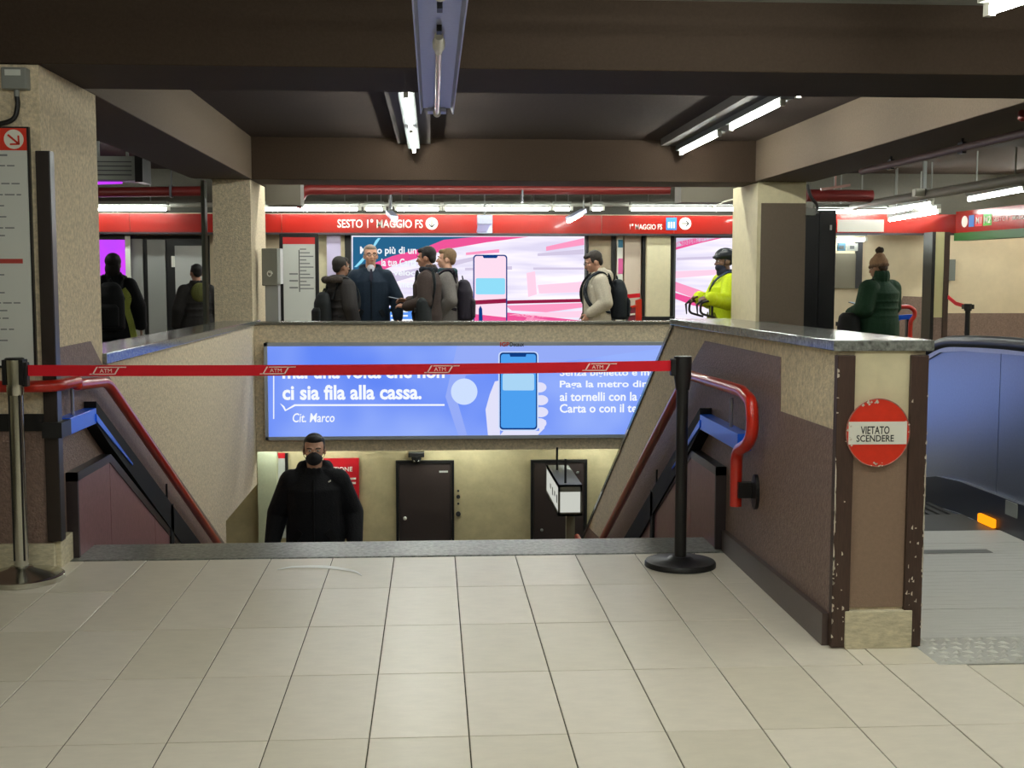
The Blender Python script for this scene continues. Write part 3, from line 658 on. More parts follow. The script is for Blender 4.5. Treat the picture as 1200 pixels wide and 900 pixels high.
# lower wall things
Yl = 13.97
dm = mat('door_brown', srgb(52, 42, 40), .45, var=.1)
def lowdoor(xa, xb, y, label, kn):
    a = pY(xa, y, Yl); b = pY(xb, y, Yl); o = empty('service_door', label, 'door', (a.x, Yl, LOW)); wd = b.x-a.x; h = a.z-LOW
    g = MB(); g.box(-.03, 0, -.02, .03, 0, h+.03); g.box(wd, wd+.03, -.02, .03, 0, h+.03); g.box(0, wd, -.02, .03, h, h+.03); g.build('door_frame', BLACK, o)
    MB().box(.004, wd-.004, 0, .03, 0.005, h-.004).build('door_leaf', dm, o)
    if kn:
        MB().ball((.07, -.03, pY(470, 607, Yl).z-LOW), .022).build('knob', WHITE, o, True)
        MB().box(wd-.14, wd-.04, -.004, 0, h-.11, h-.09).build('label_plate', OFFW, o)
    else:
        for u, v in ((wd-.08, h-.12), (.1, .5)): MB().ball((u, -.01, v if v > 1 else pY(630, 621, Yl).z-LOW), .018).build('screw_cap', GREY, o, True)
    return o
lowdoor(467, 529, 543, 'dark brown service door below the advert with a white knob', True)
lowdoor(625, 685, 542, 'dark service door behind the hanging sign box', False)
cm = empty('security_camera', 'black camera fixed above the brown service door', 'camera', (pY(488, 537, 13.9).x, 13.9, pY(488, 537, 13.9).z))
MB().box(-.09, .09, -.04, .1, .015, .07).build('mount', BLACK, cm, bevel=.006); MB().lathe([(.055, .02), (.055, -.01), (.04, -.045), (.015, -.06)], n=18).build('dome', BLACKM, cm, True); MB().box(-.03, .03, -.045, -.04, -.03, -.01).build('lens_plate', OFFW, cm)
for px, py, r, lab in ((537, 575, .012, 'topmost'), (537, 582, .022, 'second'), (537, 590, .012, 'third'), (537, 602, .028, 'lowest and largest')):
    p = pY(px, py, 14.0); MB()
    o = MB().disc((p.x, 13.975, p.z), r, .03, 16).build('wall_button', INK); tag(o, f'{lab} of the four dark knobs on the wall beside the brown door', 'wall button')
ps = empty('red_notice', 'red notice with white lettering behind the climbing man', 'notice', (0, 13.95, 0))
a = pY(380, 600, 13.95); b = pY(420.5, 537, 13.95)
RS = mat('notice_red', srgb(190, 20, 34), .4)
MB().box(a.x, b.x, 0, .03, a.z-.3, b.z).build('board', RS, ps)
def lp(s, xa, ya, xb, yb, m_, par, Y, d): a = pY(xa, yb, Y); b = pY(xb, ya, Y); return text(s, a.x, b.x, a.z, b.z, d, m_, par, bold=.02)
lp('ATTENZIONE', 366, 547, 413, 553, WHITE, ps, 13.95, -.002)
for y in (561, 566): a = pY(408, y+1.2, 13.95); b = pY(417, y-1.2, 13.95); MB().box(a.x, b.x, -.002, .001, a.z, b.z).build('text_line', WHITE, ps)
ps2 = empty('wall_notice', 'white notice with a red header beside the pale green pilaster', 'notice', (0, 13.95, 0))
a = pY(325.5, 600, 13.95); b = pY(334, 531, 13.95)
MB().box(a.x, b.x, 0, .03, a.z-.3, b.z-.06).build('sheet', OFFW, ps2); MB().box(a.x, b.x, 0, .03, b.z-.06, b.z).build('header', RS, ps2); MB().box(b.x, b.x+.03, -.01, .03, a.z-.3, b.z).build('frame', BLACK, ps2)
# hanging lit sign box
hb = empty('hanging_sign_box', 'grey hanging sign box with lit white faces over the lower hall', 'sign box', (1.23, 11.98, 0))
a = pY(654, 568, 12); b = pY(682, 604, 12); zt, zb, wd, ln = a.z, b.z, b.x-a.x, 1.3
LITW = emis('sign_glow', srgb(214, 216, 206), .85)
g = MB(); g.box(0, wd, 0, ln, zt-.02, zt); g.box(0, wd, 0, ln, zb, zb+.02); g.box(0, wd, ln-.02, ln, zb, zt)
for (u, v) in ((0, 0), (wd-.02, 0)): g.box(u, u+.02, v, v+.02, zb, zt); 
g.box(0, .012, 0, ln, zb, zb+.04); g.box(0, .012, 0, ln, zt-.03, zt); g.box(0, wd, 0, .012, zb, zb+.035); g.box(0, wd, 0, .012, zt-.07, zt)
g.build('casing', mat('casing_grey', srgb(112, 110, 98), .5), hb)
MB().box(.02, wd-.02, .004, .02, zb+.03, zt-.06).build('front_face', LITW, hb); MB().box(.003, .02, .03, ln-.03, zb+.03, zt-.03).build('side_face', LITW, hb); MB().box(wd-.02, wd-.003, .03, ln-.03, zb+.03, zt-.03).build('side_face', LITW, hb)
g = MB()
for k in range(4): g.box(.0015, .003, .12+.22*k, .2+.22*k, (zb+zt)/2-.05+.03*(k % 2), (zb+zt)/2+.03)
g.build('pictograms', INKG, hb)
for y in (.12, .95): MB().tube([(wd*.35, y, zt), (wd*.35, y, -.36)], .012, 8).build('hanger_rod', BLACK, hb, True)
o = MB(); a = pY(664, 604, 12.4); b = pY(674, 604, 12.4); o.box(a.x, b.x, 12.42, 12.5, LOW, a.z+.1); tag(o.build('square_post', mat('post_olive', srgb(126, 122, 100), .5)), 'slim grey post standing below the hanging sign box', 'post')

# ================================================================== FAR HALL
YF = 18.9
# red fascia with station name and arrows
fa = empty('red_fascia', 'long red overhead fascia with station name and arrows across the far hall', 'sign', (0, YF-.3, 0))
Yfa = YF-.3
def Q(x, y, Y=Yfa): p = pY(x, y, Y); return p
cuts = [-200, 152, 236, 330, 559.5, 577, 705, 790, 885]
zb, zt = Q(500, 273).z, Q(500, 251.5).z
for a, b in zip(cuts[:-1], cuts[1:]):
    MB().box(Q(a, 260).x+.004, Q(b, 260).x-.004, 0, .04, zb, zt).build('fascia_panel', FASCIA if not (a == 559.5) else GALV, fa)
MB().box(Q(-200, 260).x, Q(885, 260).x, -.01, .06, zb-.03, zb).build('bottom_trim', DKMETAL, fa)
SW = mat('sign_white', srgb(238, 226, 214), .5)
def ftext(s, xa, ya, xb, yb, m_=SW, par=fa, Y=Yfa, d=-.002, bold=.0): a = pY(xa, yb, Y); b = pY(xb, ya, Y); return text(s, a.x, b.x, a.z, b.z, d, m_, par, bold=bold)
ftext('SESTO 1° MAGGIO FS', 395.5, 257, 495.5, 267, bold=.015)
def arrow(cx_, cy_, r, ang, par, Y):
    c_ = pY(cx_, cy_, Y); R0 = pY(cx_+r, cy_, Y).x-c_.x
    o = MB().disc((c_.x, -.004, c_.z), R0, .003, 28).build('arrow_disc', SW, par); g = MB(); ca, sa = math.cos(ang), math.sin(ang)
    for p, q in (((-.6, 0), (.6, 0)), ((.6, 0), (.1, .45)), ((.6, 0), (.1, -.45))):
        p, q = Vector(p), Vector(q); n = Vector((-(q-p).y, (q-p).x)).normalized()*.09
        g.prism([(c_.x+R0*(v.x*ca-v.y*sa), c_.z+R0*(v.x*sa+v.y*ca)) for v in (p+n, q+n, q-n, p-n)], -.006, -.003, 'y')
    g.build('arrow', INK, o); return o
arrow(506, 262, 7.2, -math.pi/2, fa, Yfa); arrow(803, 262, 7, 0, fa, Yfa)
a, b = Q(780.5, 269.5), Q(793, 255); MB().box(a.x, b.x, -.004, 0, a.z, b.z).build('lift_pictogram', mat('picto_blue', srgb(40, 110, 180), .4), fa)
for k in range(3): u = a.x+(b.x-a.x)*(.25+.25*k); MB().box(u-.012, u+.012, -.006, -.004, a.z+.03, a.z+.12).build('figure_mark', SW, fa)
ftext('1° MAGGIO FS', 738, 262.5, 776, 269, bold=.015)
# advertisement wall: wide poster
def lit_poster(name, label, xa, ya, xb, yb, Y):
    o = empty(name, label, 'advertisement', (0, Y, 0)); a = pY(xa, yb, Y); b = pY(xb, ya, Y); f_ = .05
    MB().box(a.x, b.x, .012, .03, a.z, b.z).build('lit_sheet', emis('poster_white', srgb(246, 240, 250), 1.15, srgb(214, 208, 232), 2.2, (.35, 1, 3)), o)
    g = MB(); g.box(a.x-f_, b.x+f_, 0, .06, b.z, b.z+f_); g.box(a.x-f_, b.x+f_, 0, .06, a.z-f_, a.z); g.box(a.x-f_, a.x, 0, .06, a.z, b.z); g.box(b.x, b.x+f_, 0, .06, a.z, b.z)
    g.build('frame', mat('poster_frame', srgb(126, 128, 132), .35, metal=.6), o); return o
Yp = 18.9
ad = lit_poster('lit_poster', 'wide backlit poster with red streaks and a tall phone behind the standing men', 413, 277, 685, 384, Yp)
MAG = emis('print_magenta', srgb(236, 84, 150), 1.05); PNK = emis('print_pink', srgb(244, 150, 190), 1.1); TEAL = emis('print_teal', srgb(40, 100, 140), 1.); LIL = emis('print_violet', srgb(208, 198, 224), 1.05)
CRIM = emis('print_crimson', srgb(150, 30, 70), 1.); ROSE = emis('print_rose', srgb(250, 200, 222), 1.15); ABLU = emis('print_azure', srgb(90, 150, 240), 1.05); CYN = emis('print_cyan', srgb(140, 214, 240), 1.1)
def aflat(pts, name, m_, d, par=ad, Y=Yp): return MB().prism([(pY(x, y, Y+.01).x, pY(x, y, Y+.01).z) for x, y in pts], d, d+.0008, 'y').build(name, m_, par)
aflat([(413.5, 277.5), (560, 277.5), (505, 289), (470, 299), (440, 308), (413.5, 318)], 'print_field', TEAL, .0112)
aflat([(498, 290), (520, 281), (560, 277.5), (620, 277.5), (570, 284), (530, 291), (470, 308), (413.5, 330), (413.5, 318), (460, 300)], 'print_streak', MAG, .0104)
aflat([(414, 335), (450, 322), (500, 312), (560, 300), (560, 304), (500, 320), (450, 334), (414, 348)], 'print_streak', LIL, .0104)
aflat([(640, 289), (684.5, 279), (684.5, 287), (640, 294)], 'print_streak', PNK, .0104); aflat([(630, 297), (684, 292), (684, 298), (630, 300)], 'print_streak', LIL, .0104)
for q, m_ in (([(546, 296), (585, 292), (585, 296), (546, 299)], PNK), ([(545, 314), (600, 312), (600, 316), (545, 317)], LIL), ([(625, 313.5), (684, 313.5), (684, 316), (625, 316)], LIL), ([(617, 320), (627, 318), (629, 345), (619, 348)], ROSE),
              ([(630, 334), (684, 330), (684, 342), (632, 344)], ROSE), ([(545, 344), (590, 346), (590, 352), (545, 350)], ROSE)): aflat(q, 'print_streak', m_, .0104)
aflat([(545, 355), (600, 352), (684.5, 350), (684.5, 354), (600, 356), (545, 359)], 'print_streak', CRIM, .0096)
for q, m_ in (([(592, 358), (684, 355), (684.5, 360), (640, 366), (600, 364)], PNK), ([(555, 362), (592, 366), (684, 376), (684.5, 381), (600, 378), (556, 372)], MAG), ([(592, 369), (684, 364), (684, 372), (620, 372)], ROSE), ([(618, 371), (684.5, 382), (684.5, 384), (610, 384)], PNK)): aflat(q, 'print_streak', m_, .0104)
aflat([(448, 384), (450, 366), (462, 356), (476, 354), (490, 362), (494, 384)], 'print_bubble', ABLU, .0098)
for y in (365, 370, 375): aflat([(458, y-1), (478 if y < 372 else 484, y-1), (478 if y < 372 else 484, y+1), (458, y+1)], 'print_line', WL, .009)
aflat([(436, 290), (440, 282), (443, 279), (446, 279), (440, 288), (424, 308), (418, 313), (415, 313)], 'print_streak', CYN, .0098)
for s, xa, ya, xb, yb in (('Molto più di un', 422, 289, 488, 300), ('la tua Carta', 447, 303, 488, 312), ('più veloce', 444, 316, 492, 325), ('si in metro', 452, 329, 492, 337)):
    a = pY(xa, yb, Yp+.01); b = pY(xb, ya, Yp+.01); text(s, a.x, b.x, a.z, b.z, .0085, WL, ad, bold=.025)
aflat(rr(554.5, 298.5, 594.5, 390, 4), 'phone_edge', PD, .0094); aflat(rr(556, 300, 593, 390, 3), 'phone_screen', emis('print_screen', srgb(244, 214, 232), 1.1), .0086); aflat([(565, 299), (584, 299), (582, 302.5), (567, 302.5)], 'phone_notch', PD, .0078)
aflat(rr(557.5, 326, 592, 345, 2), 'phone_card', CYN, .0078); aflat([(557, 352), (593, 350), (593, 355), (557, 357)], 'print_streak', CRIM, .0078); aflat([(556, 368), (593, 372), (593, 384), (556, 384)], 'print_streak', MAG, .0078)
aflat([(561, 380), (561, 362), (563, 358), (565, 362), (566, 380)], 'print_person', PD, .007)
ad2 = lit_poster('lit_poster', 'narrower backlit poster with red streaks behind the cyclist', 791, 279, 880, 384, Yp)
for q, m_ in (([(791, 279), (840, 279), (800, 288), (791, 290)], LIL), ([(791, 284), (815, 279), (846, 279), (820, 285), (791, 293)], MAG), ([(791, 330), (820, 340), (870, 358), (870, 362), (820, 352), (791, 341)], PNK), ([(791, 343), (815, 350), (840, 362), (812, 358), (791, 350)], MAG), ([(793, 302), (845, 300), (845, 303), (793, 305)], LIL), ([(791, 318), (840, 316), (840, 322), (791, 326)], ROSE)):
    aflat(q, 'print_streak', m_, .0104, ad2)
# panels, frames and pillars of the far wall, each a thing
def wallpanel(name, label, cat, xa, ya, xb, yb, Y, m_, t=.04, pname='panel', edges=None):
    a = pY(xa, yb, Y); b = pY(xb, ya, Y); o = empty(name, label, cat, (0, Y, 0)); MB().box(a.x, b.x, 0, t, a.z, b.z).build(pname, m_, o)
    if edges:
        g = MB(); e = edges; g.box(a.x-e, a.x, -.01, t, a.z-e, b.z+e); g.box(b.x, b.x+e, -.01, t, a.z-e, b.z+e); g.box(a.x, b.x, -.01, t, b.z, b.z+e); g.box(a.x, b.x, -.01, t, a.z-e, a.z); g.build('frame', BLACK, o)
    return o, a, b
o, a, b = wallpanel('line_map', 'white line map with red header between the left pillar and the men', 'map', 334, 278, 369, 452, 17.6, OFFW, edges=.05)
c_ = pY(334, 286, 17.6); MB().box(a.x, b.x, -.004, 0, c_.z, b.z).build('header', mat('print_red2', srgb(200, 40, 40), .5), o)
u = (a.x+b.x)/2; MB().box(u-.006, u+.006, -.003, 0, pY(0, 342, 17.6).z, pY(0, 292, 17.6).z).build('route_line', INK, o)
g = MB()
for k in range(12): z = pY(350, 292+k*4.2, 17.6).z; g.box(u+.01, u+.1+.05*(k % 3), -.003, 0, z-.008, z+.008)
for k in range(3): z = pY(350, 321+k*8, 17.6).z; g.box(u-.14, u-.02, -.003, 0, z-.01, z+.01)
g.build('text_lines', INKG, o)['kind'] = 'stuff'
wallpanel('glass_screen', 'narrow pale lilac glass screen right of the line map', 'panel', 384, 274, 399, 384, 18.7, mat('lilac_glass', srgb(190, 178, 206), .2), .03)
wallpanel('wall_pilaster', 'cream pilaster flanked by black strips left of the wide poster', 'pilaster', 372, 274, 404, 384, 18.85, BEIGE_S, .1, 'plaster', None)
wallpanel('black_strip', 'black upright strip at the left edge of the wide poster', 'strip', 405, 274, 410.5, 384, 18.85, BLACK, .08)
for xa, xb, lab in ((687, 690, 'black upright strip at the right edge of the wide poster'), (716, 722, 'black upright strip beside the small blue and pink notices'), (752, 757, 'black upright strip left of the cream pillar'), (786, 790, 'black upright strip right of the cream pillar')):
    wallpanel('black_strip', lab, 'strip', xa, 275, xb, 384, 18.82, BLACK, .08)
wallpanel('cream_pillar', 'cream pillar between the belt rail and the narrower poster', 'pillar', 757.2, 275, 786, 371, 18.7, BEIGE_S, .3, 'plaster')
wallpanel('black_rail', 'black kick rail below the cream pillar', 'rail', 752, 371, 790, 376, 18.68, BLACK, .3)
o, a, b = wallpanel('notice_column', 'white column of small notices, blue above pink, behind the cream coat', 'notice', 722.5, 277, 730, 384, 18.8, WHITE, .04)
for ya, yb_, m_ in ((281, 290, TEAL), (303, 321, mat('notice_pink', srgb(214, 90, 150), .5))):
    u, v = pY(724.3, yb_, 18.8), pY(730, ya, 18.8); MB().box(u.x, v.x, -.004, 0, u.z, v.z).build('notice_sheet', m_ if m_ is not TEAL else mat('notice_teal', srgb(40, 110, 140), .5), o)
wallpanel('wall_pilaster', 'pale pilaster left of the cream pillar with the red belt before it', 'pilaster', 731, 275, 751, 384, 18.85, mat('pale_pilaster', srgb(214, 196, 178), .6), .1, 'plaster')
# belt rail and red gate beside cream pillar
rb = MB(); a = pY(728, 348, 18); b = pY(750, 346, 18); rb.beam(a, b, .03, .06); tag(rb.build('barrier_belt', TAPE), 'short red belt beside the cream pillar', 'barrier belt')
gt = empty('red_gate', 'slanted red and black gate at the foot of the cream pillar', 'gate', (0, 17.9, 0))
def gp(l): return [(pY(x, y, 17.9).x, pY(x, y, 17.9).z) for x, y in l]
MB().prism(gp([(738, 360), (745, 358), (743, 440), (715, 440)]), 0, .06, 'y').build('leaf', mat('gate_wine', srgb(120, 30, 52), .5), gt)
MB().prism(gp([(738, 359), (746, 357), (746, 359.5), (738, 361.5)]), -.02, .06, 'y').build('top_bar', RED, gt); MB().prism(gp([(734, 368), (744, 367), (744, 369), (733, 370)]), -.02, .06, 'y').build('cross_bar', SW, gt)
MB().prism(gp([(745, 352), (752, 350), (752, 440), (745, 440)]), 0, .06, 'y').build('end_panel', RED, gt); MB().prism(gp([(730, 384), (738, 360), (740, 360), (733, 384)]), -.025, 0, 'y').build('side_bar', BLACK, gt)
# left part of the far hall
o, a, b = wallpanel('lit_screen', 'glowing magenta screen beyond the left pillar', 'screen', 80, 281, 147, 372, 18.8, emis('screen_magenta', srgb(214, 66, 244), 1.1, srgb(180, 70, 246), 2.), .03, 'display', .07)
g = MB()
for k in range(16):
    x = 114+random.random()*31; y = 322+random.random()*24; p = pY(x, y, 18.8); s = random.uniform(.01, .035); g.box(p.x-s, p.x+s, -.002, 0, p.z-s, p.z+s)
g.build('screen_dots', emis('screen_blue', srgb(60, 90, 230), 1.), o)
wallpanel('white_post', 'thin white upright right of the magenta screen', 'post', 149, 276, 152, 384, 18.75, WHITE, .03)
DK = mat('door_black', srgb(30, 30, 32), .35)
wallpanel('dark_partition', 'black partition holding grey door panels in the left hall', 'partition', 100, 276, 245, 400, 18.92, DK, .05)
for xa, xb, ya, m_, lab in ((155, 166.5, 280, PANELG, 'narrow grey panel nearest the white upright'), (175, 193, 281, PANELG, 'wider grey panel in the black partition'), (207, 243, 288, mat('frosted', srgb(186, 186, 182), .3), 'pale frosted door panel behind the hooded person')):
    wallpanel('door_panel', lab, 'panel', xa, ya, xb, 395, 18.86, m_, .04)
wallpanel('small_plate', 'small white plate on the black partition', 'plate', 201, 300, 204.5, 313, 18.84, WHITE, .02)
o = MB(); a = pY(236, 225, YW+.2); b = pY(246, 225, YW+.2); o.box(a.x, b.x-.05, YW+.15, YW+.3, 0, 2.46); tag(o.build('steel_upright', mat('upright_grey', srgb(96, 100, 92), .4, metal=.5)), 'grey upright beside the far left pillar', 'post')
o = MB().tube([pY(112, 214.5, 15.25), pY(143, 213.5, 15.25)], .02, 8).build('neon_strip', emis('neon_violet', srgb(190, 60, 250), 1.2)); tag(o, 'short violet light strip below the grey air unit', 'light strip')
au = empty('air_unit', 'grey air unit hung below the ceiling above the left hall', 'air unit', (0, 15, 0))
a, b = pY(100, 211, 15), pY(164, 183, 15); MB().box(a.x, b.x, 0, .4, a.z, b.z).build('casing', GREY, au, bevel=.01); MB().box(b.x-.2, b.x-.17, .15, .18, b.z, 3.06).build('hanger', GREY, au); MB().box(a.x+.1, a.x+.13, .15, .18, b.z, 3.06).build('hanger', GREY, au); MB().box(b.x-.06, b.x+.03, -.02, .42, a.z-.02, b.z+.02).build('end_cap', BLACK, au)
g = MB()
for k in range(4): z = a.z+(b.z-a.z)*(.2+.18*k); g.box(a.x, b.x-.1, -.006, 0, z, z+.012)
g.build('louvres', DKMETAL, au)
# wall box on the far left pillar
wx = empty('intercom_box', 'grey intercom box with a white spiral mark on the far left pillar', 'box', (0, 13.45, 0))
a, b = pY(307, 335, 13.45), pY(328, 291, 13.45)
MB().box(a.x, b.x-.03, 0, .28, a.z, b.z).build('casing', mat('box_olive', srgb(122, 120, 108), .45), wx, bevel=.01); MB().box(b.x-.03, b.x, .02, .26, a.z+.02, b.z).build('door', OFFW, wx)
g = MB(); c_ = pY(316, 321, 13.45); g.tube([(c_.x+.03*math.cos(t*.5)*(1-t*.03), -.003, c_.z+.035*math.sin(t*.5)*(1-t*.03)) for t in range(18)], .005, 6); g.build('mark', WHITE, wx)
MB().box(b.x-.17, b.x-.03, .04, .24, .965, a.z).build('pedestal', PANELG, wx)
# pipes
def pipe(label, pts, r, m_, cat='pipe', fit=.15, clips=()):
    o = empty('pipe', label, cat, pts[0]); P_ = [Vector(p)-Vector(pts[0]) for p in pts]
    MB().tube(fillet(P_, fit), r, 12).build('tube', m_, o, True)
    for c_ in (clips or ((.5,) if m_ is CONDUIT else ())):
        q = P_[0]+(P_[-1]-P_[0])*c_; MB().box(q.x-.015, q.x+.015, q.y-r-.012, q.y+r+.012, q.z-r-.012, q.z+r+.012).build('clip', DKMETAL, o)
        zt_ = (2.9 if pts[0][1] < 13.6 else 3.05)-pts[0][2]; MB().box(q.x-.008, q.x+.008, q.y-.008, q.y+.008, q.z, zt_).build('hanger', DKMETAL, o)
    return o
a, b = pY(355, 222, 17.8), pY(785, 222, 17.8)
pipe('dark red sprinkler pipe crossing the far hall, bending up at its left end', [pY(347, 243, 17.8), a, b], .075, REDPIPE, clips=(.25, .6))
pipe('red pipe crossing the ceiling above the left hall', [pY(60, 226, 17.8), pY(236, 224, 17.8)], .07, REDPIPE, clips=(.8,))
pipe('thin grey conduit running above the far tube lights', [pY(60, 240.5, 18.5), pY(885, 239, 18.5)], .035, CONDUIT)
pipe('brown pipe slung under the right-hand beam', [pZ(1010, 201, 2.4), pZ(1240, 147, 2.4)], .03, mat('pipe_brown', srgb(112, 88, 84), .5), clips=(.2, .6))
pipe('grey conduit along the slanting lights at the right', [pZ(985, 245, 2.5), pZ(1230, 204, 2.5)], .06, CONDUIT)
pipe('short red pipe below the ceiling behind the right pillar', [pY(945, 229, 17.5), pY(1022, 230, 17.5)], .09, REDPIPE)
VS = .6
vl = empty('valve', 'dark red valve on the ceiling pipe at the right edge', 'valve', pZ(1199, 133, 2.45)); MB().lathe([(.012, -.05), (.03, -.035), (.03, .01), (.018, .025), (.012, .1)], n=16).build('body', REDPIPE, vl, True); MB().lathe([(.028, .1), (.028, .108)], n=16).build('wheel', REDPIPE, vl, True)
MB().tube([(0, 0, .1), (0, 0, .46)], .012, 8).build('stem', REDPIPE, vl)
db = MB(); a = pY(798, 237, 15.2); b = pY(862, 217, 15.2); db.box(a.x, b.x, 15.2, 15.6, a.z, 3.05); tag(db.build('duct', mat('duct_brown', srgb(84, 78, 66), .6)), 'brown duct box on the ceiling left of the right pillar', 'duct')
db = MB(); a = pY(312, 240, 15.2); b = pY(352, 217, 15.2); db.box(a.x, b.x, 15.2, 15.6, a.z, 3.05); tag(db.build('duct', mat('duct_brown', srgb(84, 78, 66), .6)), 'brown duct box on the ceiling right of the far left pillar', 'duct')
cb = MB().tube(chain([pY(834, 244, 15), pY(842, 240, 15), pY(850, 236, 15), pY(862, 233, 15)]), .01, 6).build('cable', WHITE); tag(cb, 'loose white cable under the brown duct box', 'cable')
# spot reflectors in the row
for px, py, lab, q in ((456, 249, 'small tilted reflector lamp above the station name', (460, 253)), (684, 247, 'tilted reflector lamp right of the longest tube', (673, 253))):
    o = empty('spot_lamp', lab, 'lamp', pY(px, py, 18.1)); d = pY(*q, 17.9)-pY(px, py, 18.1)
    MB().beam((0, 0, 0), d*1.6, .10, .06).build('reflector', GALV, o); MB().box(-.012, .012, -.012, .012, 0, 3.06-o.location.z).build('stem', GREY, o); MB().beam(d*.3+Vector((0, -.05, -.035)), d*1.7+Vector((0, -.05, -.035)), .035, .035).build('tube', TUBEF, o)
sp = empty('speaker', 'silver speaker box hanging before the red fascia', 'speaker', pY(568, 260, 18.1)); MB().box(-.012, .012, -.012, .012, .1, 3.06-sp.location.z).build('stem', GREY, sp); MB().box(-.11, .11, -.1, .1, -.04, .1).build('casing', GALV, sp, bevel=.01); MB().prism([(-.1, -.04), (.09, -.04), (.02, -.15), (-.12, -.15)], -.1, .05, 'y').build('grille', mat('grille_lilac', srgb(180, 176, 226), .4), sp)
# right part of the far hall
bc = empty('black_column', 'black column just right of the far right pillar', 'column', (0, 15.2, 0)); a, b = pY(942, 250, 15.2), pY(980.5, 250, 15.2)
MB().box(a.x, (a.x+b.x)/2-.01, 0, .35, 0, a.z+.04).build('casing', mat('col_black', srgb(28, 28, 32), .35), bc); MB().box((a.x+b.x)/2, b.x, .01, .35, 0, a.z+.04).build('casing', mat('col_black', srgb(28, 28, 32), .35), bc)
MB().box((a.x+b.x)/2+.13, (a.x+b.x)/2+.15, -.01, .01, pY(0, 266, 15.2).z, pY(0, 260, 15.2).z).build('lock', OFFW, bc)
eb = MB(); a, b = pY(942, 252, 15.0), pY(956, 246, 15.0); eb.box(a.x, b.x, 15, 15.3, a.z, b.z+.02); tag(eb.build('junction_box', GREY), 'small grey junction box on top of the black column', 'electrical box')
o = MB().tube(chain([pY(946, 216, 15), pY(950, 230, 15), pY(957, 240, 15), pY(957, 250, 15)]), .02, 8).build('cable', BLACK, None, True); tag(o, 'thick black cable looping down to the black column', 'cable')
# right fascia and its corner returning toward the viewer
f2 = empty('red_fascia', 'red overhead fascia at the right with line numbers on its returning part', 'sign', (0, 18.6, 0))
zb2, zt2 = pY(1050, 273, 18.6).z, pY(1050, 251, 18.6).z
MB().box(pY(885, 260, 18.6).x, pY(1120, 260, 18.6).x, 0, .04, zb2, zt2).build('fascia_panel', FASCIA, f2)
MB().box(pY(885, 260, 18.6).x, pY(1120, 260, 18.6).x, -.01, .06, zb2-.03, zb2).build('bottom_trim', DKMETAL, f2)
A = pY(1120, 260, 18.58); Ypr = 16.6; Bq = pY(1200, 256, Ypr); dirv = Vector((Bq.x-A.x, Bq.y-A.y, 0)); LN = dirv.length*1.35
rt = bpy.data.objects.new('returning_panel', MB().box(0, LN, 0, .04, zb2, zt2+.04).mesh('returning_panel')); COL.objects.link(rt); rt.data.materials.append(FASCIA); rt.parent = f2
rt.location = (A.x, A.y-18.6, 0); rt.rotation_euler = (0, 0, math.atan2(dirv.y, dirv.x))
gu = MB().box(0, LN, -.02, .2, zb2-.12, zb2-.001).build('green_underside', mat('green_paint', srgb(38, 92, 40), .5), rt)
def alongx(px):   # pixel column to distance along the returning panel
    d = _ray(px, 262); c_ = Vector((0, 0, EYE)); n = Vector((-dirv.y, dirv.x, 0)); t = (A-c_).dot(n)/d.dot(n); p = c_+d*t; return (Vector((p.x-A.x, p.y-A.y, 0))).dot(dirv.normalized())
zm = (zb2+zt2+.04)/2; hh = (zt2-zb2)*.30
def marker(pa, pb, col, s, nm):
    a, b = alongx(pa), alongx(pb); MB().box(a, b, -.004, 0, zm-hh, zm+hh).build(nm, col, rt)
    if s: text(s, a+.02, b-.02, zm-hh*.6, zm+hh*.6, -.006, SW, rt, bold=.02)
a, b = alongx(1127), alongx(1134); MB().disc(((a+b)/2, -.004, zm), (b-a)/2, .003, 24, hh).build('arrow_disc', SW, rt)
marker(1135.5, 1141.5, mat('picto_blue', srgb(40, 110, 180), .4), '', 'lift_pictogram'); marker(1143, 1151, mat('line_red', srgb(206, 40, 50), .4), 'M1', 'line_badge'); marker(1152.5, 1162, mat('line_green', srgb(70, 170, 50), .4), 'M2', 'line_badge')
text('SESTO 1° MAGGIO', alongx(1164), alongx(1208), zm-hh*.45, zm+hh*.35, -.004, SW, rt, bold=.01)
wallpanel('white_sign', 'blank white ribbed sign panel on the right fascia', 'sign', 982, 257.5, 1036, 271.5, 18.5, mat('sign_cream', srgb(206, 198, 188), .5), .03)
for k in range(2):
    pass
o, a, b = wallpanel('lift_door', 'grey lift door behind the green jacket', 'door', 970, 297, 1003, 338, 18.96, mat('lift_grey', srgb(128, 120, 104), .4), .04, 'door_leaf', .0)
MB().box(b.x, b.x+.1, -.02, .04, a.z, b.z+.2).build('door_frame', DKMETAL, o)
for xa, xb, lab, m_ in ((982, 991, 'blue pictogram sign above the lift door', mat('picto_blue2', srgb(110, 160, 190), .4)), (992.5, 1005.5, 'white pictogram sign above the lift door', OFFW)):
    o, a, b = wallpanel('pictogram_sign', lab, 'sign', xa, 285, xb, 294, 18.7, m_, .04)
    u = (a.x+b.x)/2; MB().box(u-.04, u+.03, -.003, 0, a.z+.03, a.z+.08).build('mark', INKG, o)
pr = empty('corner_pillar', 'cream pillar with dark edge strips right of the green jacket', 'pillar', (0, 17.4, 0)); a, b = pY(1093, 380, 17.4), pY(1107, 276, 17.4)
zc = pY(1100, 372, 17.4).z
MB().box(a.x, b.x, 0, .3, 0, b.z+.05).build('plaster', mat('pillar_cream', srgb(206, 196, 146), .6), pr); MB().box(a.x+.001, b.x-.001, -.003, 0, 0, zc).build('painted_dado', BROWN, pr)
MB().box(a.x-.05, a.x, -.02, .3, 0, b.z+.05).build('edge_strip', BLACK, pr); MB().box(b.x, b.x+.075, -.02, .3, 0, b.z+.05).build('edge_strip', WOOD, pr)
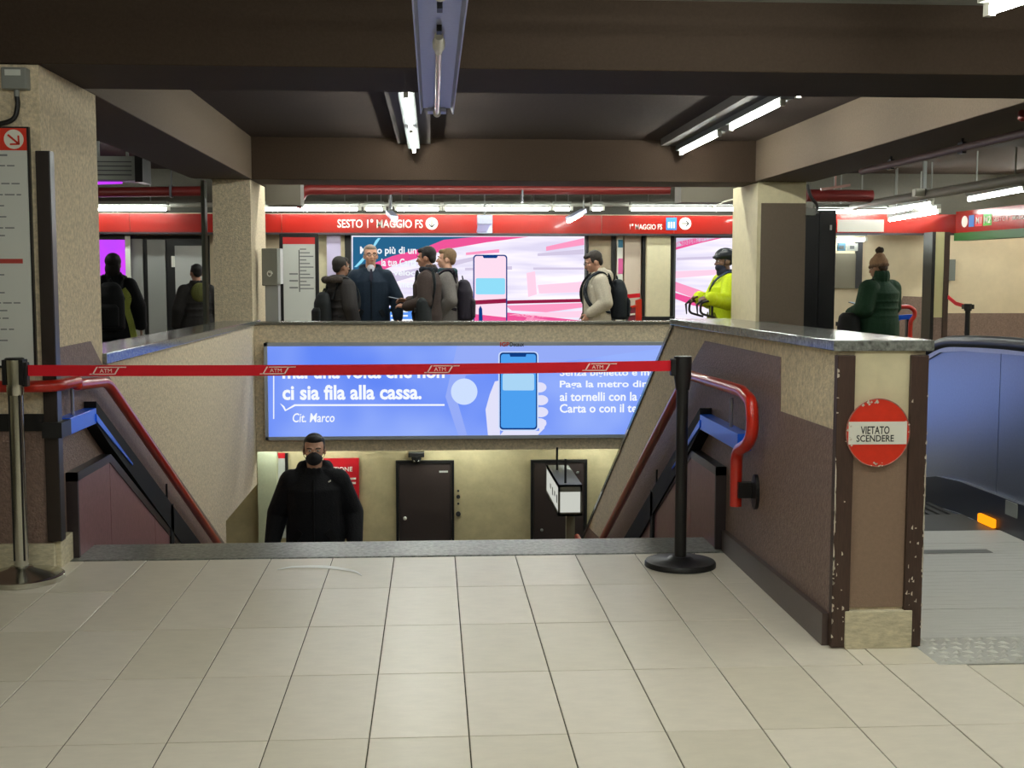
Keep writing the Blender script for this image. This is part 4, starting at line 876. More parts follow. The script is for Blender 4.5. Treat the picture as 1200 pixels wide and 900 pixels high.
wallpanel('wall_panel', 'grey metal panel on the beige wall right of the corner pillar', 'panel', 1112, 304, 1120, 329, 18.9, mat('panel_slate', srgb(104, 108, 104), .4), .06)
st2 = empty('barrier_post', 'black belt barrier post before the beige wall at the far right', 'barrier post', (pY(1134, 370, 16.2).x, 16.2, 0)); zt_ = pY(1134, 356, 16.2).z
MB().lathe([(.16, 0), (.16, .03), (.035, .05), (.035, zt_-.1), (.05, zt_-.09), (.05, zt_)], n=20).build('post', BLACK, st2, True); MB().box(-.07, .07, -.04, .04, zt_-.07, zt_-.01).build('belt_head', BLACK, st2)
a, b = pY(1111, 348, 17.0), pY(1130, 358.5, 16.25); mid = (a+b)/2-Vector((0, 0, .03)); rb = MB(); rb.beam(a, mid, .012, .05); rb.beam(mid, b, .012, .05); tag(rb.build('barrier_belt', TAPE), 'slack red belt running to the far right barrier post', 'barrier belt')
# second stair rail in the far right hall
hr2 = empty('handrail', 'small red hooked handrail of another stair beyond the escalator', 'handrail', (0, 15.6, 0))
pts = [pY(x, y, 15.6) for x, y in ((1043, 360), (1066, 359.5), (1072, 364), (1072, 371), (1067, 376), (1066.5, 394))]
MB().tube([p-Vector((0, 15.6, 0)) for p in fillet(pts, .05)], .028, 12).build('rail', RED, hr2, True)
p = pts[-1]; MB().tube([(p.x, 0, p.z+.02), (p.x+.0, 0, 0)], .03, 10).build('post', RED, hr2, True)
lr2 = empty('lower_rail', 'small blue bar rail below the red handrail beyond the escalator', 'rail', (0, 15.7, 0))
q = [pY(x, y, 15.7) for x, y in ((1038, 394), (1052, 372), (1069, 371))]
for u, v, nm in ((q[0], q[1], 'sloping_channel'), (q[1], q[2], 'level_bar')): MB().beam(u-Vector((0, 15.7, 0)), v-Vector((0, 15.7, 0)), .06, .08, (0, 1, 0)).build(nm, BLUE, lr2)
u = q[2]; MB().box(u.x-.08, u.x, -.03, .03, 0, u.z).build('post', BLACK, lr2)
el = empty('emergency_light', 'white twin emergency light under the ceiling at the right', 'lamp', pY(1083, 226, 15.5)); MB().box(-.14, -.01, -.06, .06, -.05, .05).build('casing', WHITE, el, bevel=.01); MB().box(.01, .13, -.05, .05, -.03, .05).build('casing', PANELG, el, bevel=.01); MB().box(-.02, .02, -.02, .02, .04, .4).build('bracket', GREY, el)
o = MB(); o.beam(pY(962, 222, 15.5), pY(996, 217, 15.5), .05, .03); q_ = pY(979, 219.5, 15.5); o.box(q_.x-.01, q_.x+.01, 15.49, 15.51, q_.z, 3.06); tag(o.build('cable_tray', mat('tray_pink', srgb(176, 130, 122), .4)), 'short pinkish metal strip under the ceiling right of the pillar', 'strip')
# ================================================================== PEOPLE
def fuse(mb, name, voxel, smooth=3, keep=None):
    """one continuous surface from overlapping volumes"""
    me = mb.mesh(name); t = bpy.data.objects.new(name, me); COL.objects.link(t)
    r = t.modifiers.new('r', 'REMESH'); r.mode = 'VOXEL'; r.voxel_size = voxel; r.use_smooth_shade = True
    s = t.modifiers.new('s', 'SMOOTH'); s.factor = .5; s.iterations = smooth
    dg = bpy.context.evaluated_depsgraph_get(); out = bpy.data.meshes.new_from_object(t.evaluated_get(dg))
    bpy.data.objects.remove(t); bpy.data.meshes.remove(me); out.name = name
    for p in out.polygons: p.use_smooth = True
    return out
def capsules(mb, pts, rs, n=12):
    """tapered limb through points"""
    for i in range(len(pts)-1):
        mb.tube([pts[i], pts[i+1]], 0, n, [rs[i], rs[i+1]])
    for p, r in zip(pts, rs): mb.ball(p, r, n, 8)
def loft(mb, rows, n=20):
    """elliptical sections (z, rx, ry, cx, cy), bottom to top"""
    vs = []; k = len(rows)
    for z, rx, ry, cx, cy in rows: vs += [(cx+rx*math.cos(2*math.pi*j/n), cy+ry*math.sin(2*math.pi*j/n), z) for j in range(n)]
    mb.add(vs, [(i*n+j, i*n+(j+1) % n, (i+1)*n+(j+1) % n, (i+1)*n+j) for i in range(k-1) for j in range(n)] + [tuple(range(n-1, -1, -1)), tuple(range((k-1)*n, k*n))])
def hand(mb, W, d, pn, side, curl=.35, scale=1.0):
    """palm and five fingers; d points along the fingers, pn out of the palm, side = thumb direction"""
    d = d.normalized(); t = (side-d*side.dot(d)).normalized(); pn = (pn-d*pn.dot(d)-t*pn.dot(t)).normalized(); s = scale
    mb.ball(W+d*.045*s, (.001, .001, .001)); 
    for u in (-.027, -.009, .009, .027): capsules(mb, [W+d*.005*s+t*u*.6*s, W+d*.085*s+t*u*s], [.016*s, .0125*s], 8)
    for u, L in ((-.029, .058), (-.0098, .07), (.0098, .074), (.029, .066)):
        a = W+d*.088*s+t*u*s; d1 = (d*math.cos(curl)+pn*math.sin(curl)); d2 = (d*math.cos(curl*2.4)+pn*math.sin(curl*2.4))
        b = a+d1*L*.5*s; c = b+d2*L*.5*s; capsules(mb, [a, b, c], [.0095*s, .0088*s, .0075*s], 8)
    a = W+d*.02*s+t*.026*s; b = a+(d*.6+t*.75+pn*.25).normalized()*.038*s; c = b+(d*.9+t*.25+pn*.4).normalized()*.032*s
    capsules(mb, [a, b, c], [.0145*s, .0115*s, .009*s], 8)
SKIN = {}
def skin(rgb): return mat('skin_%d_%d_%d' % rgb, srgb(*rgb), .55, var=.05, vscale=30, spec=.35)
def cloth(name, rgb, rough=.8, var=.12, bump=.3, vs=60): return mat('cloth_'+name, srgb(*rgb), rough, var=var, vscale=vs, bump=bump, bscale=80, spec=.25)
def person(label, X, Y, z0, face, h, arms, coat, trousers, skin_rgb, hair_rgb, turn=0., nod=0., hem=.80, puff=0., collar=.03, hood=False, hat=None, hair='short', lean=0., step=0., fabric=(.8, .12, .3), hands=(True, True), wide=1., glasses=False, mask=False, shirt=None, vox=.011, width=1.0, group=None, shin=0.):
    k = h/1.75; V = Vector; name = 'person'
    # ---- body
    B = MB(); T = Matrix.Rotation(turn, 3, 'Z') @ Matrix.Rotation(nod, 3, 'X'); pv = V((0, .015, 1.50)); Hd = lambda p: pv+T @ (V(p)-pv)
    def hb(p, r): B.ball(Hd(p), r, 16, 11, T)
    hb((0, .014, 1.652), (.077, .096, .098)); hb((0, -.018, 1.598), (.063, .074, .086)); hb((0, -.058, 1.545), (.032, .034, .026)); hb((0, -.02, 1.556), (.052, .055, .035))
    capsules(B, [Hd((0, -.088, 1.634)), Hd((0, -.113, 1.600))], [.0095, .014], 8); hb((0, -.098, 1.597), (.019, .015, .011))
    for s in (-1, 1):
        hb((s*.032, -.076, 1.652), (.026, .018, .010)); hb((s*.042, -.066, 1.605), (.022, .02, .02)); hb((s*.078, .012, 1.612), (.010, .021, .033))
    hb((0, -.091, 1.566), (.024, .010, .010))
    capsules(B, [V((0, .03, 1.40)), Hd((0, .012, 1.56))], [.066, .056], 14)
    lv = lambda p: V((p[0], p[1]-lean*max(0, p[2]-.95), p[2]))
    loft(B, [(.86, .15, .10, 0, .01), (.95, .168, .112, 0, .012), (1.08, .145, .10, 0, .0), (1.2, .155, .108, 0, .0), (1.32, .172, .115, 0, .008), (1.40, .15, .085, 0, .015), (1.45, .08, .06, 0, .02)], 18)
    capsules(B, [V((-.15, .015, 1.375)), V((.15, .015, 1.375))], [.056, .056], 12)
    leg = {}
    for s in (-1, 1):
        st = step*s
        if st > 0: kn, an = V((s*.10, -.30, .66)), V((s*.10, -.26, .27))
        elif st < 0: kn, an = V((s*.095, .05, .5)), V((s*.095, .16, .10))
        else: kn, an = V((s*.095, -.01, .5)), V((s*.095, .02, .10))
        hp = V((s*.09, .01, .92)); toe = an+V((s*.012, -.15, -.06)); leg[s] = (hp, kn, an, toe)
        capsules(B, [hp, kn, an], [.088, .056, .04], 12); capsules(B, [an+V((0, .03, -.055)), toe], [.038, .03], 10)
    A = {}
    for s in (-1, 1):
        el, wr, fd, curl = arms[s]; sh = V((s*.172*width, .015, 1.372)); el, wr = V(el), V(wr); A[s] = (sh, el, wr)
        capsules(B, [sh, el, wr], [.052, .041, .029], 12)
        inn = V((-s, 0, 0)); fd = V(fd)
        if abs(fd.normalized().z) > .6: hand(B, wr, fd, inn, V((0, -1, 0)), curl)
        else: hand(B, wr, fd, V((0, 0, -1)), V((-s, 0, .6)), curl)
    body = fuse(B, 'person', vox*.82, 2)
    root = link(name, body, skin(skin_rgb)); root.location = (X, Y, z0); root.rotation_euler = (0, 0, face); root.scale = (k*wide, k*wide, k); tag(root, label, 'person', group)
    # ---- coat
    rough, var, bump = fabric; cm_ = cloth('%d_%d_%d' % coat, coat, rough, var, bump)
    C = MB(); e = .028+puff
    rows = [(hem, .185+e, .125+e, 0, .012), (.95, .18+e, .125+e, 0, .01), (1.08, .163+e, .115+e, 0, 0), (1.2, .168+e, .118+e, 0, 0), (1.32, .176+e, .122+e, 0, .008), (1.39, .15+e*.5, .10+e*.5, 0, .015), (1.45, .08+e*.4, .072+e*.3, 0, .018)]
    loft(C, rows, 22)
    for s in (-1, 1): capsules(C, [V((0, .02, 1.452)), V((s*.10, .018, 1.418)), V((s*.165*width, .015, 1.378))], [.05, .052+e*.4, .062+e*.5], 12)
    for s in (-1, 1):
        sh, el, wr = A[s]; sh = sh+V((0, 0, .004)); cuff = wr+(el-wr).normalized()*.02
        capsules(C, [sh, el, cuff], [.064+e*.75, .055+e*.75, .043+e*.45], 14)
        if puff > .015:
            for a, b in ((sh, el), (el, cuff)):
                for q in (.2, .45, .7, .95): C.ball(a.lerp(b, q), .066+puff*.9-.008*q, 12, 8)
    if puff > .015:
        for z in (.86, .95, 1.04, 1.13, 1.22, 1.31): C.ball((0, .005, z), (.176+e, .126+e, .048), 20, 8)
    n = 12
    for j in range(n):   # collar
        a = 2*math.pi*j/n
        if collar: C.ball((.078*math.cos(a), .02+.07*math.sin(a), 1.462+collar*.5+(.012 if math.sin(a) > -.2 else -.022-collar*.35)), (.027, .027, .03+collar*.5), 10, 7)
    if hood: C.ball((0, .125, 1.44), (.125, .075, .085), 14, 9); C.ball((.09, .06, 1.47), (.05, .08, .06)); C.ball((-.09, .06, 1.47), (.05, .08, .06))
    cme = fuse(C, 'coat', vox, 3); co = link('coat', cme, cm_, root)
    yf = -(.122+e*1.02)
    dark = cloth('trim_%d_%d_%d' % coat, tuple(max(0, int(c*.55)) for c in coat), rough, 0.05, .1)
    z = MB(); zf = lambda zz: -( .117+e if 1.0 < zz < 1.25 else .123+e)
    z.tube([(0, zf(hem+.04)-.004, hem+.03), (0, zf(1.08)-.006, 1.08), (0, zf(1.3)-.003, 1.3), (0, -.10-e*.6, 1.40)], .008, 8); z.build('zip', dark, co)
    for s in (-1, 1):
        p = MB(); p.beam((s*.10, -.115-e, 1.0), (s*.145, -.09-e, .92), .012, .05, (0, 0, 1)); p.build('pocket', dark, co)
    if shirt: MB().ball((0, -.052, 1.475), (.045, .035, .05), 12, 8).build('shirt', mat('shirt_%d' % shirt[0], srgb(*shirt), .7), root, True)
    # ---- trousers and shoes
    tm = cloth('tr_%d_%d_%d' % trousers, trousers); Tm = MB()
    loft(Tm, [(.84, .165, .115, 0, .012), (.93, .178, .124, 0, .012), (1.04, .158, .112, 0, .005)], 18)
    for s in (-1, 1):
        hp, kn, an, toe = leg[s]; capsules(Tm, [hp, kn, an+V((0, 0, .0))], [.10, .072, .06], 12)
    link('trousers', fuse(Tm, 'trousers', vox*1.2, 2), tm, root)
    for s in (-1, 1):
        hp, kn, an, toe = leg[s]; F_ = MB(); capsules(F_, [an+V((0, .04, -.055)), toe+V((0, -.01, .0))], [.045, .04], 10); F_.ball(an+V((0, .01, -.01)), .05)
        link('shoe', fuse(F_, 'shoe', .014, 2), BLACKM, root)
    # ---- head details
    if hair:
        G = MB(); hm_ = mat('hair_%d_%d_%d' % hair_rgb, srgb(*hair_rgb), .6, var=.3, vscale=90, bump=.4, bscale=120, spec=.3)
        if hair == 'short':
            G.ball(Hd((0, .035, 1.672)), (.085, .096, .089), 18, 12, T); G.ball(Hd((0, -.03, 1.712)), (.066, .062, .036), 16, 10, T); G.ball(Hd((0, .075, 1.62)), (.070, .045, .07), 14, 9, T)
            for s in (-1, 1): G.ball(Hd((s*.072, .0, 1.645)), (.010, .032, .038), 10, 8, T)
        elif hair == 'crop':
            G.ball(Hd((0, .032, 1.675)), (.081, .092, .083), 18, 12, T); G.ball(Hd((0, -.02, 1.715)), (.062, .066, .032), 16, 10, T); G.ball(Hd((0, .07, 1.63)), (.066, .044, .062), 14, 9, T)
            for s in (-1, 1): G.ball(Hd((s*.073, .004, 1.64)), (.008, .028, .036), 10, 8, T)
        else:
            G.ball(Hd((0, .035, 1.665)), (.095, .10, .10), 18, 12, T); G.ball(Hd((0, .07, 1.57)), (.09, .06, .11), 16, 10, T); G.ball(Hd((0, -.02, 1.715)), (.072, .07, .04), 14, 9, T)
        link('hair', fuse(G, 'hair', .009, 2), hm_, root)
    for s in (-1, 1):
        MB().ball(Hd((s*.031, -.0815, 1.634)), (.0125, .0115, .0085), 12, 8, T).build('eye', mat('eye_white', srgb(206, 200, 192), .3), root, True)
        MB().ball(Hd((s*.031, -.0895, 1.634)), (.0055, .005, .0055), 10, 7, T).build('iris', mat('iris_dark', srgb(34, 26, 22), .3), root, True)
        b = MB(); b.tube([Hd((s*.014, -.092, 1.652)), Hd((s*.032, -.094, 1.658)), Hd((s*.05, -.082, 1.653))], .0045, 6); b.build('eyebrow', mat('brow_dark', srgb(40, 30, 26), .7), root, True)
    if not mask: MB().ball(Hd((0, -.098, 1.566)), (.021, .006, .0065), 12, 8, T).build('mouth', mat('lips', srgb(160, 92, 80), .5), root, True)
    else:
        Mk = MB(); Mk.ball(Hd((0, -.062, 1.568)), (.064, .064, .056), 16, 12, T); Mk.ball(Hd((0, -.098, 1.594)), (.034, .034, .032), 12, 9, T); Mk.ball(Hd((0, -.092, 1.612)), (.022, .026, .018), 12, 9, T)
        mo = link('face_mask', fuse(Mk, 'face_mask', .007, 4), mat('mask_black', srgb(26, 26, 32), .75, bump=.2, bscale=60), root)
        for s in (-1, 1):
            for dz in (.02, -.02): Q_ = MB(); Q_.tube([Hd((s*.055, -.06, 1.58+dz)), Hd((s*.076, -.03, 1.60+dz*.8)), Hd((s*.084, .015, 1.615+dz*.6))], .0022, 6); Q_.build('mask_loop', BLACKM, mo)
    if glasses:
        gl = MB()
        for s in (-1, 1):
            gl.tube([Hd((s*.032+.022*math.cos(a*math.pi/8), -.106, 1.634+.017*math.sin(a*math.pi/8))) for a in range(17)], .002, 6); gl.tube([Hd((s*.054, -.105, 1.638)), Hd((s*.082, .01, 1.636))], .002, 6)
        gl.tube([Hd((-.012, -.107, 1.638)), Hd((.012, -.107, 1.638))], .002, 6); gl.build('glasses', BLACK, root)
    root['_hd'] = 0
    return root, Hd, T
def drop_keys():
    for o in bpy.data.objects:
        if '_hd' in o: del o['_hd']
def attach(root, name, label, cat, group=None):
    """a thing worn or held: its own object standing where the person's frame is"""
    o = empty(name, label, cat, root.location, root.rotation_euler[2], group); o.scale = root.scale; return o
def backpack(root, label, rgb, sz=(.15, .085, .22), c=(0, .235, 1.18), strap=(1, 1)):
    o = attach(root, 'backpack', label, 'backpack'); m_ = cloth('pack_%d_%d_%d' % rgb, rgb, .7); C = Vector(c)
    b = MB(); loft(b, [(C.z-sz[2], sz[0]*.8, sz[1]*.8, C.x, C.y), (C.z-sz[2]*.9, sz[0], sz[1], C.x, C.y), (C.z+sz[2]*.4, sz[0]*.97, sz[1]*.9, C.x, C.y), (C.z+sz[2]*.85, sz[0]*.72, sz[1]*.65, C.x, C.y-.01), (C.z+sz[2], sz[0]*.4, sz[1]*.35, C.x, C.y-.015)], 22)
    link('pack_body', fuse(b, 'pack_body', .014, 5), m_, o)
    b = MB(); loft(b, [(C.z-sz[2]*.85, sz[0]*.7, .03, C.x, C.y+sz[1]*.9), (C.z-sz[2]*.05, sz[0]*.7, .035, C.x, C.y+sz[1]*.9), (C.z+.03, sz[0]*.5, .015, C.x, C.y+sz[1]*.8)], 16); link('front_pocket', fuse(b, 'front_pocket', .012, 4), m_, o)
    b = MB(); b.tube(chain([(C.x-.03, C.y-.02, C.z+sz[2]-.01), (C.x, C.y-.03, C.z+sz[2]+.04), (C.x+.03, C.y-.02, C.z+sz[2]-.01)]), .008, 6); b.build('carry_loop', m_, o, True)
    for s, on in zip((-1, 1), strap):
        if on:
            pts = chain([(s*.10, C.y-sz[1]+.01, C.z+sz[2]*.6), (s*.12, .10, 1.47), (s*.125, .0, 1.492), (s*.125, -.11, 1.42), (s*.14, -.165, 1.27), (s*.19, -.10, 1.10), (s*.16, .13, 1.02)], 5)
            q = MB()
            for a, b_ in zip(pts[:-1], pts[1:]): q.beam(a, b_+(b_-a)*.15, .045, .014, (s*.3, -.4, .6))
            q.build('strap', m_, o)
    return o
def shoulder_bag(root, label, rgb, c, sz, pts, cat='bag'):
    o = attach(root, 'shoulder_bag', label, cat); m_ = cloth('bag_%d_%d_%d' % rgb, rgb, .6); C = Vector(c)
    b = MB(); loft(b, [(C.z-sz[2], sz[0]*.8, sz[1]*.8, C.x, C.y), (C.z-sz[2]*.8, sz[0], sz[1], C.x, C.y), (C.z+sz[2]*.7, sz[0]*.95, sz[1]*.8, C.x, C.y), (C.z+sz[2], sz[0]*.8, sz[1]*.4, C.x, C.y)], 20); link('bag_body', fuse(b, 'bag_body', .014, 4), m_, o)
    MB().box(C.x-sz[0]*.25, C.x+sz[0]*.25, C.y-sz[1]-.012, C.y-sz[1]+.01, C.z-.02, C.z+.03).build('clasp', DKMETAL, o)
    q = MB(); P_ = chain(pts, 6)
    for a, b_ in zip(P_[:-1], P_[1:]): q.beam(a, b_+(b_-a)*.15, .035, .01, (.3, -.4, .6))
    q.build('strap', m_, o); return o
def phone(root, label, p, d=(0, -1, .3)):
    o = attach(root, 'mobile_phone', label, 'phone'); d = Vector(d).normalized(); P_ = Vector(p)
    b = MB(); b.beam(P_-d*.02, P_+d*.13, .072, .009); b.build('case', BLACK, o); b = MB(); b.beam(P_-d*.012+Vector((0, 0, .006)), P_+d*.122+Vector((0, 0, .006)), .064, .003); b.build('screen', emis('phone_glow', srgb(200, 214, 224), .6), o); return o
DOWN = lambda s, out=.27, fwd=0.: ((s*out, .03+fwd*.3, 1.13), (s*(out+.01), -.04+fwd, .89), (0, -.15, -1), .3)
HOLD = lambda s: ((s*.25, -.02, 1.12), (s*.13, -.27, 1.12), (-s*.2, -1, .15), .5)
POCK = lambda s: ((s*.27, .08, 1.13), (s*.20, -.09, .96), (-s*.1, -.5, -1), .6)
px_at = lambda px, Y: pY(px, 380, Y).x
L_, R90 = -math.pi/2, math.pi/2
# the man climbing the stairs
zman = -.17*9
man, Hd, T = person('man in a black coat and black face mask climbing the stairs toward the belt', px_at(367, 9.75)-.005, 9.75, zman, .03, 1.735, {-1: ((-.285, .10, 1.10), (-.325, .0, .86), (0, -.2, -1), .5), 1: ((.28, .08, 1.10), (.30, -.05, .86), (0, -.25, -1), .5)},
      (16, 17, 22), (20, 20, 24), (206, 160, 136), (26, 24, 26), turn=.03, nod=.04, hem=.74, puff=.012, hood=True, collar=.035, hair='crop', mask=True, step=.0, wide=1.06, vox=.009, width=1.0, fabric=(.75, .15, .5))
MB().tube([(.11+.02*math.cos(a*math.pi/6), -.15, 1.40+.0*a) for a in range(2)] + [(.112, -.156, 1.39)], .006, 8).build('snap_button', WHITE, man)
FARL = 0.0
Y = 14.75
pB, *_ = person('grey haired man in a dark fur-hooded jacket facing the taller man', px_at(401, Y), Y, FARL, 2.15, 1.68, {-1: DOWN(-1), 1: ((.26, -.02, 1.12), (.16, -.27, 1.06), (-.1, -1, .1), .5)}, (44, 42, 44), (36, 38, 48), (150, 112, 92), (38, 34, 32), turn=.15, hem=.72, puff=.024, hood=True, collar=.03)
FU = MB()
for j in range(12):
    a = math.pi*j/11; FU.ball((.16*math.cos(a), .11+.10*math.sin(a), 1.465+random.uniform(-.01, .01)), (.042, .042, .042), 10, 7)
link('fur_trim', fuse(FU, 'fur_trim', .011, 1), mat('fur_brown', srgb(60, 52, 48), .95, var=.4, vscale=80, bump=1., bscale=140), pB)
backpack(pB, 'dark backpack on the man in the fur-hooded jacket', (26, 30, 34), sz=(.15, .10, .22), c=(0, .27, 1.10))
phone(pB, 'phone held by the man in the fur-hooded jacket', (.14, -.36, 1.07), (-.3, -1, .15))
pC, *_ = person('tall man with glasses, white shirt and navy coat facing the camera', px_at(435, 15.15), 15.15, FARL, .08, 1.83, {-1: DOWN(-1, .29), 1: DOWN(1, .30)}, (22, 36, 52), (28, 36, 52), (214, 164, 140), (150, 140, 130), turn=.1, hem=.70, puff=.014, hood=True, collar=.03, glasses=True, shirt=(214, 214, 226), hair='crop')
MB().prism([(-.012, 1.47), (.012, 1.47), (.018, 1.36), (0, 1.33), (-.018, 1.36)], -.172, -.165, 'y').build('tie', mat('tie_dark', srgb(36, 34, 56), .6), pC)
pD, *_ = person('dark haired man in a brown jacket with a scarf looking at his phone', px_at(501, Y), Y, FARL, L_-.25, 1.80, {-1: HOLD(-1), 1: ((.25, .04, 1.12), (.15, -.22, 1.06), (-.2, -1, .2), .5)}, (58, 48, 46), (34, 46, 76), (176, 130, 110), (30, 26, 28), turn=-.05, nod=.12, hem=.76, puff=.012, collar=.05)
SC = MB()
for j in range(14): a = 2*math.pi*j/14; SC.ball((.085*math.cos(a), .015+.08*math.sin(a), 1.485), (.035, .035, .04), 10, 7)
SC.ball((-.04, -.13, 1.36), (.05, .03, .13))
link('scarf', fuse(SC, 'scarf', .011, 2), cloth('scarf_navy', (26, 30, 40)), pD)
shoulder_bag(pD, 'black shoulder bag hanging at the brown-jacketed man', (24, 30, 34), (.25, .02, 1.02), (.17, .09, .15), [(.22, .1, 1.04), (.20, .14, 1.3), (.05, .06, 1.50), (-.12, -.10, 1.44), (-.14, -.17, 1.25), (.1, -.17, 1.06), (.2, .0, 1.0)])
phone(pD, 'phone held by the dark haired man in the brown jacket', (-.11, -.37, 1.14), (.1, -1, .2))
Y = 15.3
pE, *_ = person('fair haired man in a grey coat and teal scarf behind the brown-jacketed man', px_at(523, Y), Y, FARL, L_-.1, 1.79, {-1: POCK(-1), 1: POCK(1)}, (112, 108, 106), (40, 44, 54), (206, 160, 138), (120, 96, 72), hem=.66, puff=.012, collar=.02)
SC = MB()
for j in range(14): a = 2*math.pi*j/14; SC.ball((.092*math.cos(a), .015+.088*math.sin(a), 1.475), (.04, .04, .045), 10, 7)
link('scarf', fuse(SC, 'scarf', .011, 2), cloth('scarf_teal', (34, 66, 74)), pE)
backpack(pE, 'black backpack on the fair haired man in the grey coat', (34, 30, 42), sz=(.17, .11, .25), c=(0, .225, 1.13))
Y = 14.7
pF, *_ = person('person in a long cream coat looking down, walking left', px_at(699, Y), Y, FARL, L_+.05, 1.76, {-1: POCK(-1), 1: ((.27, .06, 1.13), (.21, -.13, 1.0), (-.1, -.6, -1), .6)}, (190, 182, 166), (60, 60, 66), (196, 150, 128), (44, 38, 36), nod=.38, hem=.45, puff=.014, hood=True, collar=.05, hair='short', glasses=True)
backpack(pF, 'black backpack on the person in the cream coat', (26, 32, 40), sz=(.16, .11, .24), c=(0, .27, 1.17))
# the cyclist
Y = 14.85
pG, HdG, TG = person('cyclist in a lime yellow jacket and dark helmet pushing a bicycle', px_at(848, Y), Y, FARL, L_+.12, 1.76, {-1: ((-.22, -.10, 1.14), (.10, -.36, 1.19), (.1, -1, -.1), .8), 1: ((.30, -.06, 1.14), (.46, -.36, 1.19), (0, -1, -.1), .8)}, (206, 226, 30), (30, 32, 40), (120, 92, 80), (30, 28, 30), nod=.08, hem=.80, puff=.03, collar=.03, hair='crop', fabric=(.55, .08, .4))
hl2 = attach(pG, 'helmet', 'dark vented cycle helmet with pale stripes on the cyclist', 'helmet')
G = MB(); G.ball(HdG((0, .02, 1.705)), (.098, .128, .085), 20, 12, TG); G.ball(HdG((0, -.09, 1.685)), (.06, .05, .025), 14, 8, TG)
link('shell', fuse(G, 'shell', .011, 2), mat('helmet_dark', srgb(34, 38, 46), .35, spec=.5), hl2)
for s in (-.055, -.02, .02, .055): q = MB(); q.tube([HdG((s, -.11+abs(s)*.6, 1.715)), HdG((s*1.1, -.02, 1.785-abs(s)*.3)), HdG((s*1.1, .08, 1.775-abs(s)*.3)), HdG((s, .14-abs(s)*.5, 1.70))], .006, 6); q.build('stripe', mat('stripe_grey', srgb(180, 186, 190), .4), hl2)
q = MB(); q.tube([HdG((-.082, .0, 1.66)), HdG((-.06, -.03, 1.56)), HdG((0, -.07, 1.515)), HdG((.06, -.03, 1.56)), HdG((.082, .0, 1.66))], .006, 6); q.build('chin_strap', BLACK, hl2)
G = MB()
for j in range(14): a = 2*math.pi*j/14; G.ball((.085*math.cos(a), .015+.08*math.sin(a), 1.49), (.034, .034, .045), 10, 7)
G.ball((0, -.045, 1.55), (.07, .075, .055))
link('neck_warmer', fuse(G, 'neck_warmer', .011, 2), cloth('snood', (30, 34, 50)), pG)
shoulder_bag(pG, 'dark messenger bag on the back of the cyclist', (36, 48, 74), (.02, .24, 1.25), (.16, .09, .15), [(.14, .2, 1.36), (.13, .05, 1.50), (.09, -.12, 1.42), (-.05, -.175, 1.25), (-.2, -.1, 1.06), (-.17, .14, 1.1)])
bk = attach(pG, 'bicycle', 'dark racing bicycle with dropped handlebars pushed by the cyclist', 'bicycle'); bk.scale = (1, 1, 1); bk.location = pG.matrix_basis @ Vector((0, .36, .03)); bk.location.z = 0
wm = mat('tyre', srgb(26, 26, 28), .7); fm = mat('bike_frame', srgb(30, 64, 84), .35, spec=.5)
bx = .30
def wheel(cy):
    o = MB(); pts = [(bx, cy+.33*math.cos(a*math.pi/18), .345+.33*math.sin(a*math.pi/18)) for a in range(37)]; o.tube(pts, .014, 8); o = o.build('wheel', wm, bk, True)
    s = MB()
    for k in range(18): a = 2*math.pi*k/18; s.tube([(bx, cy, .345), (bx, cy+.32*math.cos(a), .345+.32*math.sin(a))], .0015, 4)
    s.tube([(bx-.04, cy, .345), (bx+.04, cy, .345)], .02, 8); s.build('spokes', STEEL, o)
wheel(-.78); wheel(.22)
fr_ = MB(); BBk = (bx, -.18, .30); ST = (bx, -.10, .86); HT0, HT1 = (bx, -.62, .95), (bx, -.66, .72)
for p, q_ in ((BBk, ST), (ST, HT0), (BBk, HT1), (HT0, HT1), (BBk, (bx, .22, .345)), (ST, (bx, .22, .345)), (HT1, (bx-.05, -.78, .345)), (HT1, (bx+.05, -.78, .345))): fr_.tube([p, q_], .017, 8)
fr_.build('frame', fm, bk)
q = MB(); q.tube([HT0, (bx, -.62, 1.14), (bx, -.70, 1.17)], .014, 8)
for s in (-1, 1): q.tube(fillet([(bx, -.70, 1.17), (bx+s*.20, -.70, 1.17), (bx+s*.20, -.83, 1.15), (bx+s*.205, -.84, 1.02), (bx+s*.205, -.66, .97)], .05), .014, 8)
q.build('handlebar', BLACK, bk, True)
for s in (-1, 1): MB().tube([(bx+s*.20, -.82, 1.17), (bx+s*.20, -.88, 1.12), (bx+s*.20, -.87, 1.00)], .013, 8, [.018, .014, .007]).build('brake_lever', BLACK, bk, True)
MB().ball((bx, -.02, .93), (.07, .13, .03)).build('saddle', BLACK, bk, True); MB().tube([ST, (bx, -.07, .92)], .014, 8).build('seat_post', STEEL, bk)
q = MB(); q.lathe([(.09, 0), (.09, .006)], (0, 0, 0), 24); o = q.build('chainring', STEEL, bk); o.location = (bx-.03, BBk[1], BBk[2]); o.rotation_euler = (0, math.pi/2, 0)
